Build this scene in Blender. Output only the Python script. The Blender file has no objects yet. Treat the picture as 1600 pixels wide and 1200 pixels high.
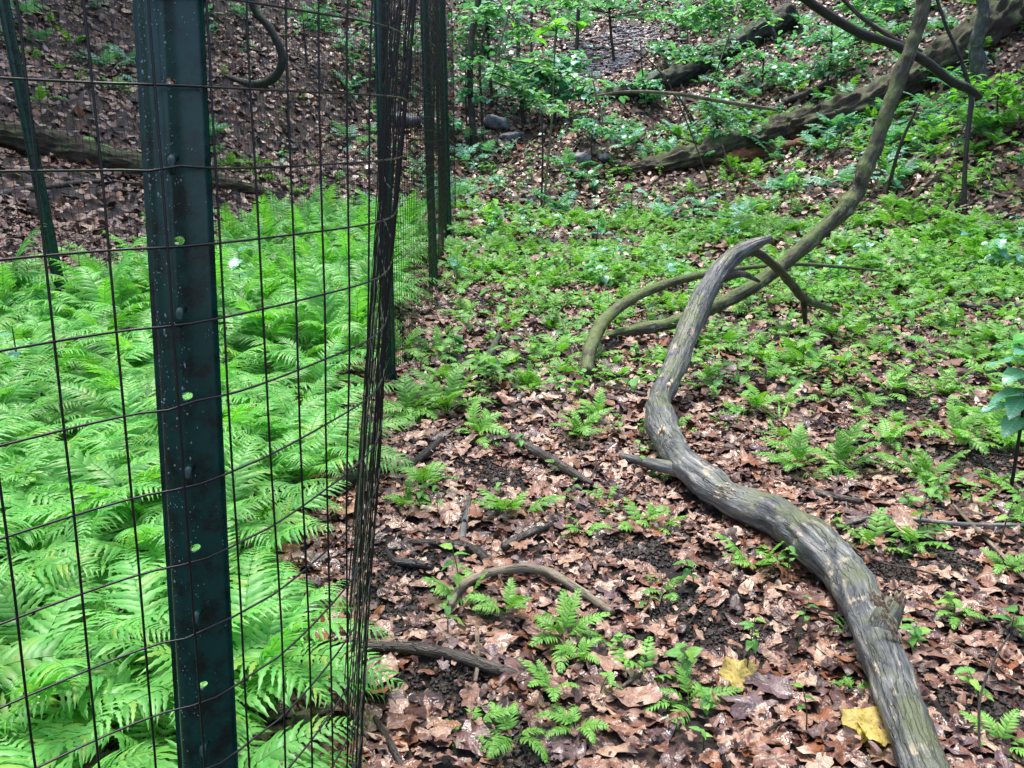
import bpy, math, random
import numpy as np
from mathutils import Vector, Matrix, noise as mnoise

random.seed(7)
rng = np.random.default_rng(7)
R = math.radians
C = bpy.context.scene.collection

# ------------------------------------------------------------------ camera
PITCH, CH, F = R(16), 1.4, 1342.0
cam_d = bpy.data.cameras.new('camera'); cam = bpy.data.objects.new('camera', cam_d); C.objects.link(cam)
cam.location = (0, 0, CH); cam.rotation_euler = (R(90) - PITCH, 0, 0)
cam_d.sensor_width = 36; cam_d.lens = F / 1600 * 36; cam_d.clip_start = .05; cam_d.clip_end = 500
bpy.context.scene.camera = cam
# ------------------------------------------------------------------ light
SUN_EL, SUN_AZ = R(74), R(-20)
w = bpy.data.worlds.new("World"); bpy.context.scene.world = w; w.use_nodes = True
nt = w.node_tree; bg = nt.nodes['Background']
sky = nt.nodes.new('ShaderNodeTexSky'); sky.sky_type = 'NISHITA'; sky.sun_disc = False
sky.sun_elevation = SUN_EL; sky.sun_rotation = SUN_AZ; sky.air_density = 1.0; sky.dust_density = 4.0; sky.ozone_density = 1.5
nt.links.new(sky.outputs[0], bg.inputs[0]); bg.inputs[1].default_value = 0.12
sl = bpy.data.lights.new('sun', 'SUN'); sl.energy = 1.5; sl.angle = R(14); sl.color = (1, .97, .9)
so = bpy.data.objects.new('sun', sl); C.objects.link(so)
sd = Vector((math.sin(SUN_AZ) * math.cos(SUN_EL), math.cos(SUN_AZ) * math.cos(SUN_EL), math.sin(SUN_EL)))
so.rotation_euler = sd.to_track_quat('Z', 'Y').to_euler(); so.location = (0, 0, 20)
vs = bpy.context.scene.view_settings
vs.view_transform = 'Standard'; vs.look = 'None'; vs.gamma = 1; vs.use_curve_mapping = False
vs.exposure = 1.65

# ------------------------------------------------------------------ terrain
def sp(x, k=1.2):                      # soft positive part
    return np.log1p(np.exp(np.clip(x * k, -40, 40))) / k
LY, LX = [-10, 0, 4, 6, 8, 10, 14, 18, 25, 60], [-9, -8, -6.5, -4.6, -3.9, -3.5, -2.3, -.9, .6, 3]
RY, RX = [-10, 0, 6, 9, 11, 14, 18, 25, 60], [10, 9.5, 9, 7.8, 6.2, 4.6, 4.0, 4.2, 6]
def hgt(x, y):
    x = np.asarray(x, float); y = np.asarray(y, float)
    z = .40 * sp(y - 16, .9)
    z = z + .62 * sp((np.interp(y, LY, LX) - x) * .85 - .5, 1.4)
    z = z + .55 * sp((x - np.interp(y, RY, RX)) * .85 - .4, 1.4)
    z = z + .030 * np.sin(x * 1.7 + 1.3 * np.sin(y * .9)) * np.cos(y * 1.3) + .016 * np.sin(x * 4.1 + y * 2.3) * np.sin(y * 5.2 - x) \
          + .010 * np.sin(x * 9 + 2 * np.sin(y * 6)) * np.sin(y * 8.3)
    far = np.clip((y - 8) / 10, 0, 1)
    z = z + far * (.18 * np.sin(x * .9 + y * .35) * np.sin(y * .7 + 1) + .12 * np.sin(x * 2.3 - y * 1.1))
    return z
def H(x, y): return float(hgt(x, y))
def ray(px, py):
    u = (px - 800) / F; v = (600 - py) / F
    return np.array([u, math.cos(PITCH) + v * math.sin(PITCH), -math.sin(PITCH) + v * math.cos(PITCH)])
def P(px, py, t):
    return Vector(np.array([0, 0, CH]) + ray(px, py) * t)
def G(px, py, dz=0.0):                 # where the line of sight meets the ground (raised by dz)
    d = ray(px, py); t = .6
    while t < 90:
        q = d * t
        if CH + q[2] < H(q[0], q[1]) + dz: break
        t += .02 + t * .002
    return Vector((d[0] * t, d[1] * t, CH + d[2] * t))

# ------------------------------------------------------------------ mesh helpers
def mesh_from(name, V, T, mat=None, UV=None, smooth=True, A=None):
    me = bpy.data.meshes.new(name)
    V = np.asarray(V, np.float32); T = np.asarray(T, np.int32)
    me.vertices.add(len(V)); me.vertices.foreach_set('co', V.ravel())
    me.loops.add(T.size); me.loops.foreach_set('vertex_index', T.ravel())
    me.polygons.add(len(T)); me.polygons.foreach_set('loop_start', np.arange(0, T.size, 3, dtype=np.int32))
    me.polygons.foreach_set('loop_total', np.full(len(T), 3, np.int32))
    if UV is not None:
        l = me.uv_layers.new(name='UVMap'); l.data.foreach_set('uv', np.asarray(UV, np.float32)[T.ravel()].ravel())
    me.update(); me.validate()
    if smooth: me.polygons.foreach_set('use_smooth', np.ones(len(me.polygons), bool))
    if mat: me.materials.append(mat)
    return me
def link(name, me, parent=None, M=None):
    o = bpy.data.objects.new(name, me); C.objects.link(o)
    if parent: o.parent = parent
    if M is not None: o.matrix_local = M
    return o
def tag(o, label=None, cat=None, group=None, kind=None):
    if label: o['label'] = label
    if cat: o['category'] = cat
    if group: o['group'] = group
    if kind: o['kind'] = kind
    return o
def empty(name, loc, label, cat, group=None, rz=0):
    o = bpy.data.objects.new(name, None); C.objects.link(o); o.location = loc; o.rotation_euler = (0, 0, rz)
    o.empty_display_size = .1
    return tag(o, label, cat, group)
class Acc:                             # collects (V,T,UV)
    def __init__(s): s.V = []; s.T = []; s.U = []; s.n = 0
    def add(s, V, T, U=None):
        s.V.append(V); s.T.append(np.asarray(T) + s.n); s.U.append(U if U is not None else np.zeros((len(V), 2))); s.n += len(V)
    def get(s): return np.concatenate(s.V), np.concatenate(s.T), np.concatenate(s.U)
    def obj(s, name, mat, parent=None, smooth=True):
        V, T, U = s.get(); return link(name, mesh_from(name, V, T, mat, U, smooth), parent)
def rotm(yaw, pitch=0, roll=0):
    return np.array((Matrix.Rotation(yaw, 3, 'Z') @ Matrix.Rotation(pitch, 3, 'X') @ Matrix.Rotation(roll, 3, 'Y')))
def tf(tpl, Rm, s, loc):
    V, T, U = tpl
    return (V * s) @ Rm.T + np.asarray(loc), T, U
def scatter_many(tpl, Rs, ss, locs):   # vectorised copies of one template
    V, T, U = tpl; n = len(locs)
    W = np.einsum('nij,nvj->nvi', Rs, V[None] * ss[:, None, None]) + locs[:, None, :]
    TT = T[None] + (np.arange(n) * len(V))[:, None, None]
    return W.reshape(-1, 3), TT.reshape(-1, 3), np.tile(U, (n, 1))
def rots(yaw, pitch, roll, nrm=None):
    cy, sy, cp, s_, cr, sr = np.cos(yaw), np.sin(yaw), np.cos(pitch), np.sin(pitch), np.cos(roll), np.sin(roll)
    n = len(yaw); Z = np.zeros(n); O = np.ones(n)
    Rz = np.stack([cy, -sy, Z, sy, cy, Z, Z, Z, O], 1).reshape(n, 3, 3)
    Rx = np.stack([O, Z, Z, Z, cp, -s_, Z, s_, cp], 1).reshape(n, 3, 3)
    Ry = np.stack([cr, Z, sr, Z, O, Z, -sr, Z, cr], 1).reshape(n, 3, 3)
    M = Rz @ Rx @ Ry
    if nrm is not None:                # lay on the slope
        e = .15
        gx = (hgt(nrm[:, 0] + e, nrm[:, 1]) - hgt(nrm[:, 0] - e, nrm[:, 1])) / (2 * e)
        gy = (hgt(nrm[:, 0], nrm[:, 1] + e) - hgt(nrm[:, 0], nrm[:, 1] - e)) / (2 * e)
        zz = np.stack([-gx, -gy, O], 1); zz /= np.linalg.norm(zz, axis=1)[:, None]
        xx = np.stack([O, Z, gx], 1); xx /= np.linalg.norm(xx, axis=1)[:, None]
        yy = np.cross(zz, xx); B = np.stack([xx, yy, zz], 2)
        M = B @ M
    return M
def cr(pts, n):                        # Catmull-Rom through rows of any width, n samples
    p = np.asarray(pts, float); p = np.vstack([2 * p[0] - p[1], p, 2 * p[-1] - p[-2]])
    m = len(p) - 3; out = []
    for s in np.linspace(0, m, n):
        i = min(int(s), m - 1); t = s - i; a, b, c, d = p[i:i + 4]
        out.append(.5 * ((2 * b) + (c - a) * t + (2 * a - 5 * b + 4 * c - d) * t * t + (-a + 3 * b - 3 * c + d) * t ** 3))
    return np.array(out)
def tube(pts, rad, sides=8, bump=0.0, bscale=8, caps=True, ridge=0, seed=0):
    pts = np.asarray(pts, float); n = len(pts); rad = np.broadcast_to(np.asarray(rad, float), (n,)).copy()
    d = np.gradient(pts, axis=0); d /= np.linalg.norm(d, axis=1)[:, None] + 1e-9
    up = np.array([0, 0, 1.]) if abs(d[0][2]) < .9 else np.array([0, 1., 0])
    V = []; U = []; L = np.concatenate([[0], np.cumsum(np.linalg.norm(np.diff(pts, axis=0), axis=1))])
    a = np.linspace(0, 2 * np.pi, sides + 1)[:-1] - np.pi / 2
    pu = None
    for i in range(n):
        s = np.cross(d[i], up if pu is None else pu); s /= np.linalg.norm(s) + 1e-9; u2 = np.cross(s, d[i]); pu = u2
        for k, t in enumerate(a):
            r = rad[i]
            if bump:
                q = pts[i] + r * (math.cos(t) * s + math.sin(t) * u2)
                r *= 1 + bump * mnoise.fractal(Vector((q * bscale + seed)), 1.0, 2.0, 3)
                if ridge: r *= 1 + ridge * (abs(mnoise.fractal(Vector((L[i] * 1.6 + seed, math.cos(t) * 5.5, math.sin(t) * 5.5)), .8, 2.1, 4)) - .25)
                r *= 1 + bump * .5 * mnoise.noise(Vector((L[i] * 3 + seed, math.cos(t) * 3.5, math.sin(t) * 3.5)))
            V.append(pts[i] + r * (math.cos(t) * s + math.sin(t) * u2)); U.append((L[i], (k / sides) * 6.283 * max(rad.max(), .01)))
    T = []
    for i in range(n - 1):
        for k in range(sides):
            A = i * sides + k; B = i * sides + (k + 1) % sides; T += [(A, B, B + sides), (A, B + sides, A + sides)]
    if caps:
        for i, rev in ((0, 1), (n - 1, 0)):
            V.append(pts[i] - (d[i] * rad[i] * .25 if rev else -d[i] * rad[i] * .25)); U.append((L[i], 0)); c = len(V) - 1
            for k in range(sides):
                A = i * sides + k; B = i * sides + (k + 1) % sides
                T.append((A, c, B) if rev else (A, B, c))
    return np.array(V), np.array(T), np.array(U)

# ------------------------------------------------------------------ materials
def new_mat(name):
    m = bpy.data.materials.new(name); m.use_nodes = True; nt = m.node_tree
    return m, nt, nt.nodes['Principled BSDF']
def N(nt, t, **kw):
    n = nt.nodes.new(t)
    for k, v in kw.items():
        if k in ('inp',):
            for a, b in v.items(): n.inputs[a].default_value = b
        else: setattr(n, k, v)
    return n
def ramp(nt, fac, stops, interp='LINEAR'):
    r = nt.nodes.new('ShaderNodeValToRGB'); r.color_ramp.interpolation = interp
    e = r.color_ramp.elements
    while len(e) < len(stops): e.new(.5)
    for k, (p, c) in enumerate(stops): e[k].position = p; e[k].color = (*c, 1)
    nt.links.new(fac, r.inputs[0]); return r.outputs[0]
def mixc(nt, a, b, fac, mode='MIX'):
    m = nt.nodes.new('ShaderNodeMix'); m.data_type = 'RGBA'; m.blend_type = mode
    for s, v in ((0, fac), (6, a), (7, b)):
        if isinstance(v, (int, float)): m.inputs[s].default_value = v
        elif isinstance(v, tuple): m.inputs[s].default_value = (*v, 1)
        else: nt.links.new(v, m.inputs[s])
    return m.outputs[2]
def noise_n(nt, scale, detail=4, vec=None, rough=.55):
    n = N(nt, 'ShaderNodeTexNoise', inp={'Scale': scale, 'Detail': detail, 'Roughness': rough})
    if vec is None:
        g = nt.nodes.new('ShaderNodeNewGeometry'); vec = g.outputs['Position']
    nt.links.new(vec, n.inputs['Vector']); return n.outputs['Fac']
def bump_n(nt, b, h, strength, dist):
    u = N(nt, 'ShaderNodeBump', inp={'Strength': strength, 'Distance': dist}); nt.links.new(h, u.inputs['Height']); nt.links.new(u.outputs[0], b.inputs['Normal'])
def math_n(nt, op, a, b=None):
    m = N(nt, 'ShaderNodeMath', operation=op)
    for k, v in enumerate((a, b)):
        if v is None: continue
        if isinstance(v, (int, float)): m.inputs[k].default_value = v
        else: nt.links.new(v, m.inputs[k])
    return m.outputs[0]

def leaf_mat(name, cols, rough=.38, trans=.35, vein=0.0, obj_random=True, sheen_spec=.5, tcol=None):
    m, nt, b = new_mat(name)
    g = nt.nodes.new('ShaderNodeNewGeometry'); oi = nt.nodes.new('ShaderNodeObjectInfo')
    f = math_n(nt, 'FRACT', math_n(nt, 'ADD', g.outputs['Random Per Island'], oi.outputs['Random'])) if obj_random else g.outputs['Random Per Island']
    k = len(cols); col = ramp(nt, f, [(i / max(k - 1, 1), c) for i, c in enumerate(cols)])
    nz = noise_n(nt, 2.2, 2); col = mixc(nt, col, mixc(nt, col, (.45, .55, .35), 1.0, 'MULTIPLY'), ramp(nt, nz, [(.45, (0, 0, 0)), (.7, (1, 1, 1))]))
    if vein:
        uv = nt.nodes.new('ShaderNodeUVMap'); sx = nt.nodes.new('ShaderNodeSeparateXYZ'); nt.links.new(uv.outputs[0], sx.inputs[0])
        av = math_n(nt, 'ABSOLUTE', sx.outputs[1]); mid = math_n(nt, 'LESS_THAN', av, .03)
        col = mixc(nt, col, mixc(nt, col, (1.6, 1.5, 1.5), 1.0, 'MULTIPLY'), math_n(nt, 'MULTIPLY', mid, vein))
        side = math_n(nt, 'SINE', math_n(nt, 'MULTIPLY', math_n(nt, 'SUBTRACT', sx.outputs[0], math_n(nt, 'MULTIPLY', av, .7)), 55))
        bump_n(nt, b, side, .35, .002)
    nt.links.new(col, b.inputs['Base Color']); b.inputs['Roughness'].default_value = rough
    b.inputs['Specular IOR Level'].default_value = sheen_spec
    out = nt.nodes['Material Output']; tr = nt.nodes.new('ShaderNodeBsdfTranslucent')
    nt.links.new(mixc(nt, col, tcol or (1.5, 1.7, .6), 1.0, 'MULTIPLY'), tr.inputs[0])
    mx = nt.nodes.new('ShaderNodeMixShader'); mx.inputs[0].default_value = trans
    nt.links.new(b.outputs[0], mx.inputs[1]); nt.links.new(tr.outputs[0], mx.inputs[2]); nt.links.new(mx.outputs[0], out.inputs[0])
    return m
M_FERN = leaf_mat('fern_green', [(.08, .30, .05), (.16, .47, .10), (.12, .39, .08), (.21, .54, .14), (.17, .46, .08), (.11, .40, .10), (.30, .48, .09)], rough=.45, trans=.38)
M_FERN2 = leaf_mat('small_fern_green', [(.10, .30, .04), (.19, .44, .06), (.14, .37, .06), (.22, .47, .09)], rough=.5, trans=.3)
M_SEED = leaf_mat('seedling_green', [(.08, .28, .07), (.15, .40, .08), (.15, .38, .09), (.27, .50, .09)], rough=.45, trans=.32, vein=.4)
M_TEAL = leaf_mat('understory_green', [(.08, .29, .17), (.16, .43, .28), (.12, .37, .28), (.22, .50, .32)], rough=.26, trans=.3, vein=.4, sheen_spec=.75)
M_BRIGHT = leaf_mat('yellow_green', [(.17, .42, .08), (.2, .48, .08), (.14, .40, .07)], rough=.4, trans=.5, vein=.5)  # the leaves' own yellow-green
M_YELLOW = leaf_mat('yellow_leaf', [(.55, .41, .11), (.60, .47, .16), (.52, .38, .11)], rough=.5, trans=.2)
nt = M_YELLOW.node_tree; bb = nt.nodes['Principled BSDF']; bb.inputs['Specular IOR Level'].default_value = .3; cc = bb.inputs['Base Color'].links[0].from_socket; nt.links.new(mixc(nt, cc, (.16, .08, .025), ramp(nt, noise_n(nt, 130, 4, rough=.7), [(.56, (0, 0, 0)), (.64, (1, 1, 1))])), bb.inputs['Base Color'])
BR = [(.29, .14, .08), (.09, .037, .027), (.40, .235, .15), (.045, .021, .015), (.52, .35, .22), (.14, .060, .042), (.27, .095, .035), (.15, .09, .085), (.46, .285, .18), (.19, .082, .045), (.31, .15, .075), (.11, .047, .03), (.24, .11, .06)]
def litter_mat(name, dark=1.0, rough=.4):
    m, nt, b = new_mat(name)
    g = nt.nodes.new('ShaderNodeNewGeometry')
    oi = nt.nodes.new('ShaderNodeObjectInfo')
    col = ramp(nt, math_n(nt, 'FRACT', math_n(nt, 'ADD', g.outputs['Random Per Island'], oi.outputs['Random'])), [(i / len(BR), (cc[0] * .80, cc[1] * .82, cc[2] * .92)) for i, cc in enumerate(BR)], 'CONSTANT')
    n1 = noise_n(nt, 42, 5, rough=.7)
    col = mixc(nt, col, mixc(nt, col, (.38, .32, .32), 1.0, 'MULTIPLY'), ramp(nt, n1, [(.46, (0, 0, 0)), (.68, (1, 1, 1))]))
    uv = nt.nodes.new('ShaderNodeUVMap'); sx = nt.nodes.new('ShaderNodeSeparateXYZ'); nt.links.new(uv.outputs[0], sx.inputs[0])
    av = math_n(nt, 'ABSOLUTE', sx.outputs[1]); mid = math_n(nt, 'LESS_THAN', av, .018)
    col = mixc(nt, col, mixc(nt, col, (.5, .45, .4), 1.0, 'MULTIPLY'), math_n(nt, 'MULTIPLY', mid, .7))
    side = math_n(nt, 'SINE', math_n(nt, 'MULTIPLY', math_n(nt, 'SUBTRACT', sx.outputs[0], math_n(nt, 'MULTIPLY', av, .8)), 42))
    h = math_n(nt, 'ADD', math_n(nt, 'MULTIPLY', side, .07), noise_n(nt, 90, 3)); bump_n(nt, b, h, .6, .004)
    nt.links.new(col, b.inputs['Base Color']); b.inputs['Specular IOR Level'].default_value = .6
    rr = ramp(nt, noise_n(nt, 14, 2), [(.35, (rough - .14,) * 3), (.65, (rough + .22,) * 3)]); nt.links.new(rr, b.inputs['Roughness'])
    return m
M_LIT = litter_mat('dead_leaf', 1.0, .34)
def soil_mat():
    m, nt, b = new_mat('forest_soil')
    n1 = noise_n(nt, 3.0, 5); n2 = noise_n(nt, 60, 5, rough=.7)
    a = ramp(nt, n2, [(.3, (.007, .006, .006)), (.55, (.022, .016, .014)), (.75, (.07, .042, .03))])
    bcol = ramp(nt, n2, [(.3, (.02, .012, .01)), (.55, (.07, .04, .027)), (.75, (.17, .095, .06))])
    nt.links.new(mixc(nt, a, bcol, ramp(nt, n1, [(.45, (0, 0, 0)), (.6, (1, 1, 1))])), b.inputs['Base Color'])
    b.inputs['Roughness'].default_value = .6
    bump_n(nt, b, n2, 1.0, .03); return m
M_SOIL = soil_mat()
def wood_mat(name, cols, moss=None, streak=(2.2, 60), rough=.7, spots=None, mosslvl=.5):
    m, nt, b = new_mat(name)
    uv = nt.nodes.new('ShaderNodeUVMap'); mp = N(nt, 'ShaderNodeMapping'); mp.inputs['Scale'].default_value = (streak[0], streak[1], 1)
    nt.links.new(uv.outputs[0], mp.inputs[0])
    st = noise_n(nt, 1.0, 6, mp.outputs[0], rough=.65)
    col = ramp(nt, st, [(.28 + .44 * i / (len(cols) - 1), c) for i, c in enumerate(cols)])
    mp2 = N(nt, 'ShaderNodeMapping'); mp2.inputs['Scale'].default_value = (streak[0] * .7, streak[1] * .55, 1); mp2.inputs['Location'].default_value = (7, 3, 0); nt.links.new(uv.outputs[0], mp2.inputs[0])
    ck = math_n(nt, 'ABSOLUTE', math_n(nt, 'SUBTRACT', noise_n(nt, 1.0, 3, mp2.outputs[0]), .5)); ckr = ramp(nt, ck, [(.0, (1, 1, 1)), (.018, (0, 0, 0))])
    col = mixc(nt, col, mixc(nt, col, (.18, .17, .16), 1.0, 'MULTIPLY'), math_n(nt, 'MULTIPLY', ckr, math_n(nt, 'MULTIPLY', ramp(nt, noise_n(nt, 4, 2), [(.42, (0, 0, 0)), (.6, (1, 1, 1))]), .85)))
    big = noise_n(nt, 7, 4)
    col = mixc(nt, col, mixc(nt, col, (.5, .5, .55), 1.0, 'MULTIPLY'), ramp(nt, big, [(.4, (0, 0, 0)), (.65, (1, 1, 1))]))
    if spots:
        s2 = math_n(nt, 'ADD', math_n(nt, 'MULTIPLY', noise_n(nt, 9, 5, rough=.7), .6), math_n(nt, 'MULTIPLY', st, .4)); col = mixc(nt, col, spots, ramp(nt, s2, [(.555, (0, 0, 0)), (.60, (.9, .9, .9))]))
    if moss:
        g = nt.nodes.new('ShaderNodeNewGeometry'); sx = nt.nodes.new('ShaderNodeSeparateXYZ'); nt.links.new(g.outputs['Normal'], sx.inputs[0])
        nn = math_n(nt, 'ADD', math_n(nt, 'MULTIPLY', sx.outputs[2], .22), noise_n(nt, 5, 5, rough=.6))
        col = mixc(nt, col, moss, ramp(nt, nn, [(mosslvl, (0, 0, 0)), (mosslvl + .14, (.85, .85, .85))]))
    nt.links.new(col, b.inputs['Base Color']); b.inputs['Roughness'].default_value = rough
    h = math_n(nt, 'SUBTRACT', math_n(nt, 'ADD', st, math_n(nt, 'MULTIPLY', noise_n(nt, 40, 4), .5)), math_n(nt, 'MULTIPLY', ckr, .5)); bump_n(nt, b, h, .8, .012)
    return m
M_GREY = wood_mat('weathered_grey_wood', [(.025, .028, .032), (.085, .095, .10), (.19, .20, .195), (.42, .40, .35)], moss=(.10, .12, .055), streak=(6, 42), spots=(.40, .34, .24), mosslvl=.64, rough=.5)
M_MOSSY = wood_mat('mossy_bark', [(.03, .028, .018), (.075, .075, .04), (.14, .15, .085)], moss=(.10, .145, .035), streak=(9, 40), mosslvl=.52, spots=(.2, .22, .17))
M_BARK = wood_mat('wet_brown_bark', [(.012, .010, .009), (.045, .035, .028), (.11, .085, .065)], streak=(9, 60), rough=.45, spots=(.13, .12, .10))
M_BLACK = wood_mat('blackened_stick', [(.006, .006, .007), (.02, .018, .018), (.05, .045, .042)], streak=(9, 60), rough=.4)
M_TAN = wood_mat('pale_stick', [(.10, .08, .055), (.22, .18, .12), (.38, .32, .23)], streak=(6, 60), rough=.6)
M_TRUNK = wood_mat('dark_trunk', [(.006, .007, .006), (.016, .017, .012), (.045, .042, .03)], streak=(6, 30), moss=(.04, .07, .025), mosslvl=.6)
M_LOG = wood_mat('rotting_log', [(.010, .006, .004), (.05, .030, .018), (.11, .068, .042)], streak=(1.6, 34), moss=(.045, .075, .012), mosslvl=.57)
M_RED = wood_mat('rotten_heartwood', [(.08, .025, .01), (.22, .08, .035), (.36, .16, .07)], streak=(1.5, 25))
M_SPLIT, nt, b = new_mat('splintered_wood'); b.inputs['Roughness'].default_value = .7
nt.links.new(ramp(nt, noise_n(nt, 55, 4), [(.35, (.14, .09, .05)), (.5, (.42, .31, .19)), (.65, (.62, .52, .38))]), b.inputs['Base Color'])
M_POST, nt, b = new_mat('green_painted_steel')
nt.links.new(mixc(nt, (.002, .044, .034), (.004, .014, .010), ramp(nt, noise_n(nt, 30, 5, rough=.7), [(.45, (0, 0, 0)), (.62, (1, 1, 1))])), b.inputs['Base Color'])
b.inputs['Roughness'].default_value = .27; bump_n(nt, b, noise_n(nt, 400, 3), .1, .001)
M_WIRE, nt, b = new_mat('black_coated_wire'); b.inputs['Base Color'].default_value = (.006, .006, .007, 1); b.inputs['Roughness'].default_value = .32
M_DROP, nt, b = new_mat('water_drop'); b.inputs['Base Color'].default_value = (.7, .9, .95, 1); b.inputs['Roughness'].default_value = .05; b.inputs['Transmission Weight'].default_value = .7; b.inputs['IOR'].default_value = 1.33
M_STEM = wood_mat('green_stem', [(.05, .09, .025), (.10, .17, .05), (.16, .25, .08)], streak=(9, 30), rough=.5)
M_ROCK, nt, b = new_mat('slate_rock'); b.inputs['Roughness'].default_value = .5
nt.links.new(ramp(nt, noise_n(nt, 9, 6, rough=.7), [(.35, (.03, .035, .045)), (.5, (.12, .13, .15)), (.7, (.30, .31, .32))]), b.inputs['Base Color']); bump_n(nt, b, noise_n(nt, 30, 5), .8, .02)
M_GLINT, nt, b = new_mat('wet_gully_glint'); b.inputs['Roughness'].default_value = .25  # pale tones paint the light falling on wet leaf litter in the gully
nt.links.new(ramp(nt, noise_n(nt, 12, 6, rough=.75), [(.35, (.03, .03, .04)), (.5, (.32, .29, .33)), (.66, (.72, .68, .74))]), b.inputs['Base Color']); bump_n(nt, b, noise_n(nt, 14, 5), 1.0, .08)
M_CLAY, nt, b = new_mat('black_mud'); b.inputs['Roughness'].default_value = .42
nt.links.new(ramp(nt, noise_n(nt, 60, 5, rough=.7), [(.3, (.006, .005, .005)), (.55, (.03, .021, .016)), (.75, (.11, .07, .045))]), b.inputs['Base Color']); bump_n(nt, b, noise_n(nt, 110, 4), 1.0, .01)

# ------------------------------------------------------------------ ground
def grid(xs, ys):
    X, Y = np.meshgrid(xs, ys); Z = hgt(X, Y); V = np.stack([X.ravel(), Y.ravel(), Z.ravel()], 1)
    nx, ny = len(xs), len(ys); i = np.arange((nx - 1) * (ny - 1)); r = i // (nx - 1); c = i % (nx - 1); a = r * nx + c
    return V, np.concatenate([np.stack([a, a + 1, a + nx + 1], 1), np.stack([a, a + nx + 1, a + nx], 1)])
xs = np.unique(np.concatenate([np.linspace(-70, -14, 40), np.linspace(-14, -3.2, 90), np.linspace(-3.2, 4, 180), np.linspace(4, 16, 90), np.linspace(16, 75, 40)]))
ys = np.unique(np.concatenate([np.linspace(-12, 1.2, 16), np.linspace(1.2, 6, 130), np.linspace(6, 26, 170), np.linspace(26, 110, 50)]))
V, T = grid(xs, ys); GROUND = tag(link('ground', mesh_from('ground', V, T, M_SOIL)), kind='structure')

# dark bare mud spots (pixels -> plan)
MUD = [(770, 745, .27), (1000, 860, .17), (1110, 1000, .20), (620, 900, .22), (790, 560, .35), (1400, 640, .35), (700, 1080, .13), (1250, 545, .42), (1180, 590, .25),
       (1390, 905, .22), (1480, 870, .15), (820, 1180, .13), (1560, 1120, .16), (1060, 960, .12), (870, 470, .4), (640, 960, .14), (1350, 690, .25), (1590, 600, .3), (1130, 650, .15), (1540, 730, .3), (740, 480, .4)]
MUDP = np.array([(*G(x, y)[:2], r * .86) for x, y, r in MUD])
def mudmask(x, y):
    m = np.zeros(len(x))
    for a, b_, r in MUDP:
        ang = np.arctan2(y - b_, x - a); rr = r * (1 + .35 * np.sin(ang * 3 + a * 9) + .2 * np.sin(ang * 5 + b_ * 7))
        m = np.maximum(m, np.clip(1.25 - np.hypot(x - a, y - b_) / rr, 0, 1))
    return m
# ------------------------------------------------------------------ dead leaf litter
def litter_tpl(seed, n, rings, lobes, depth, aspect, curl):
    r_ = np.random.default_rng(seed); a = np.linspace(0, 2 * np.pi, n + 1)[:-1]
    if lobes: rad = 1 - depth * (.5 + .5 * np.cos(a * lobes + r_.uniform(0, 6))) - .12 * r_.random(n)
    else: rad = 1 - .12 * r_.random(n) - .1 * np.abs(np.cos(a * n / 2))
    rim = np.stack([np.cos(a) * rad * (1 + .25 * np.cos(a)), np.sin(a) * rad * aspect], 1)
    P2 = [np.zeros((1, 2))] + [rim * k / rings for k in range(1, rings + 1)]; P2 = np.concatenate(P2)
    x, y = P2[:, 0], P2[:, 1]
    c1, c2, c3 = r_.uniform(-curl, curl, 3)
    z = c1 * x * x + (abs(c2) * .8 + .15) * y * y * (1 if r_.random() < .5 else -1) + c3 * x * y + .10 * np.sin(x * 5 + r_.uniform(0, 6)) * np.sin(y * 6) + .05 * r_.standard_normal(len(x)) * (np.hypot(x, y) > .3)
    V = np.stack([x, y, z], 1); T = []
    for k in range(n): T.append((0, 1 + k, 1 + (k + 1) % n))
    for q in range(rings - 1):
        o = 1 + q * n
        for k in range(n):
            k2 = (k + 1) % n; T += [(o + k, o + n + k, o + n + k2), (o + k, o + n + k2, o + k2)]
    return V, np.array(T), P2.copy()
near_t = [litter_tpl(i, 22, 2, [5, 7, 0, 5, 3, 0, 7, 5][i % 8], [.42, .38, 0, .5, .3, 0, .5, .35][i % 8], [.75, .6, .5, .85, .7, .42, .55, .8][i % 8], .22) for i in range(14)]
mid_t = [litter_tpl(50 + i, 12, 1, [5, 0, 3, 4][i % 4], [.35, 0, .3, .4][i % 4], [.7, .45, .6, .8][i % 4], .4) for i in range(8)]
far_t = [litter_tpl(80 + i, 7, 1, 0, 0, [.7, .5, .8][i % 3], .6) for i in range(6)]
def plan_points(n, y0, y1, spread=.68, xmin=-99, xmax=99, pad=.5):
    y = np.sqrt(rng.uniform(y0 ** 2, y1 ** 2, n)); x = rng.uniform(-1, 1, n) * (y * spread + pad)
    k = (x > xmin) & (x < xmax); return x[k], y[k]
def litter(acc, tpls, x, y, smin, smax, zmax, tilt):
    keep = rng.random(len(x)) > mudmask(x, y) * (1.08 if smax > .03 else .7); x, y = x[keep], y[keep]
    which = rng.integers(0, len(tpls), len(x))
    for k, t in enumerate(tpls):
        i = which == k; n = i.sum()
        if not n: continue
        loc = np.stack([x[i], y[i], hgt(x[i], y[i]) + .004 + zmax * rng.random(n) ** 1.3], 1)
        Rm = rots(rng.uniform(0, 6.28, n), rng.normal(0, tilt, n), rng.normal(0, tilt, n), loc)
        # about half turned over
        s = rng.uniform(smin, smax, n) * (1 + .5 * (rng.random(n) < .12))
        acc.add(*scatter_many(t, Rm, s, loc))
a = Acc(); x, y = plan_points(8200, 1.35, 4.2, .72); litter(a, near_t, x, y, .022, .066, .020, .12)
x, y = plan_points(16000, 1.35, 4.2, .72); litter(a, mid_t, x, y, .006, .024, .038, .4)
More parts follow.
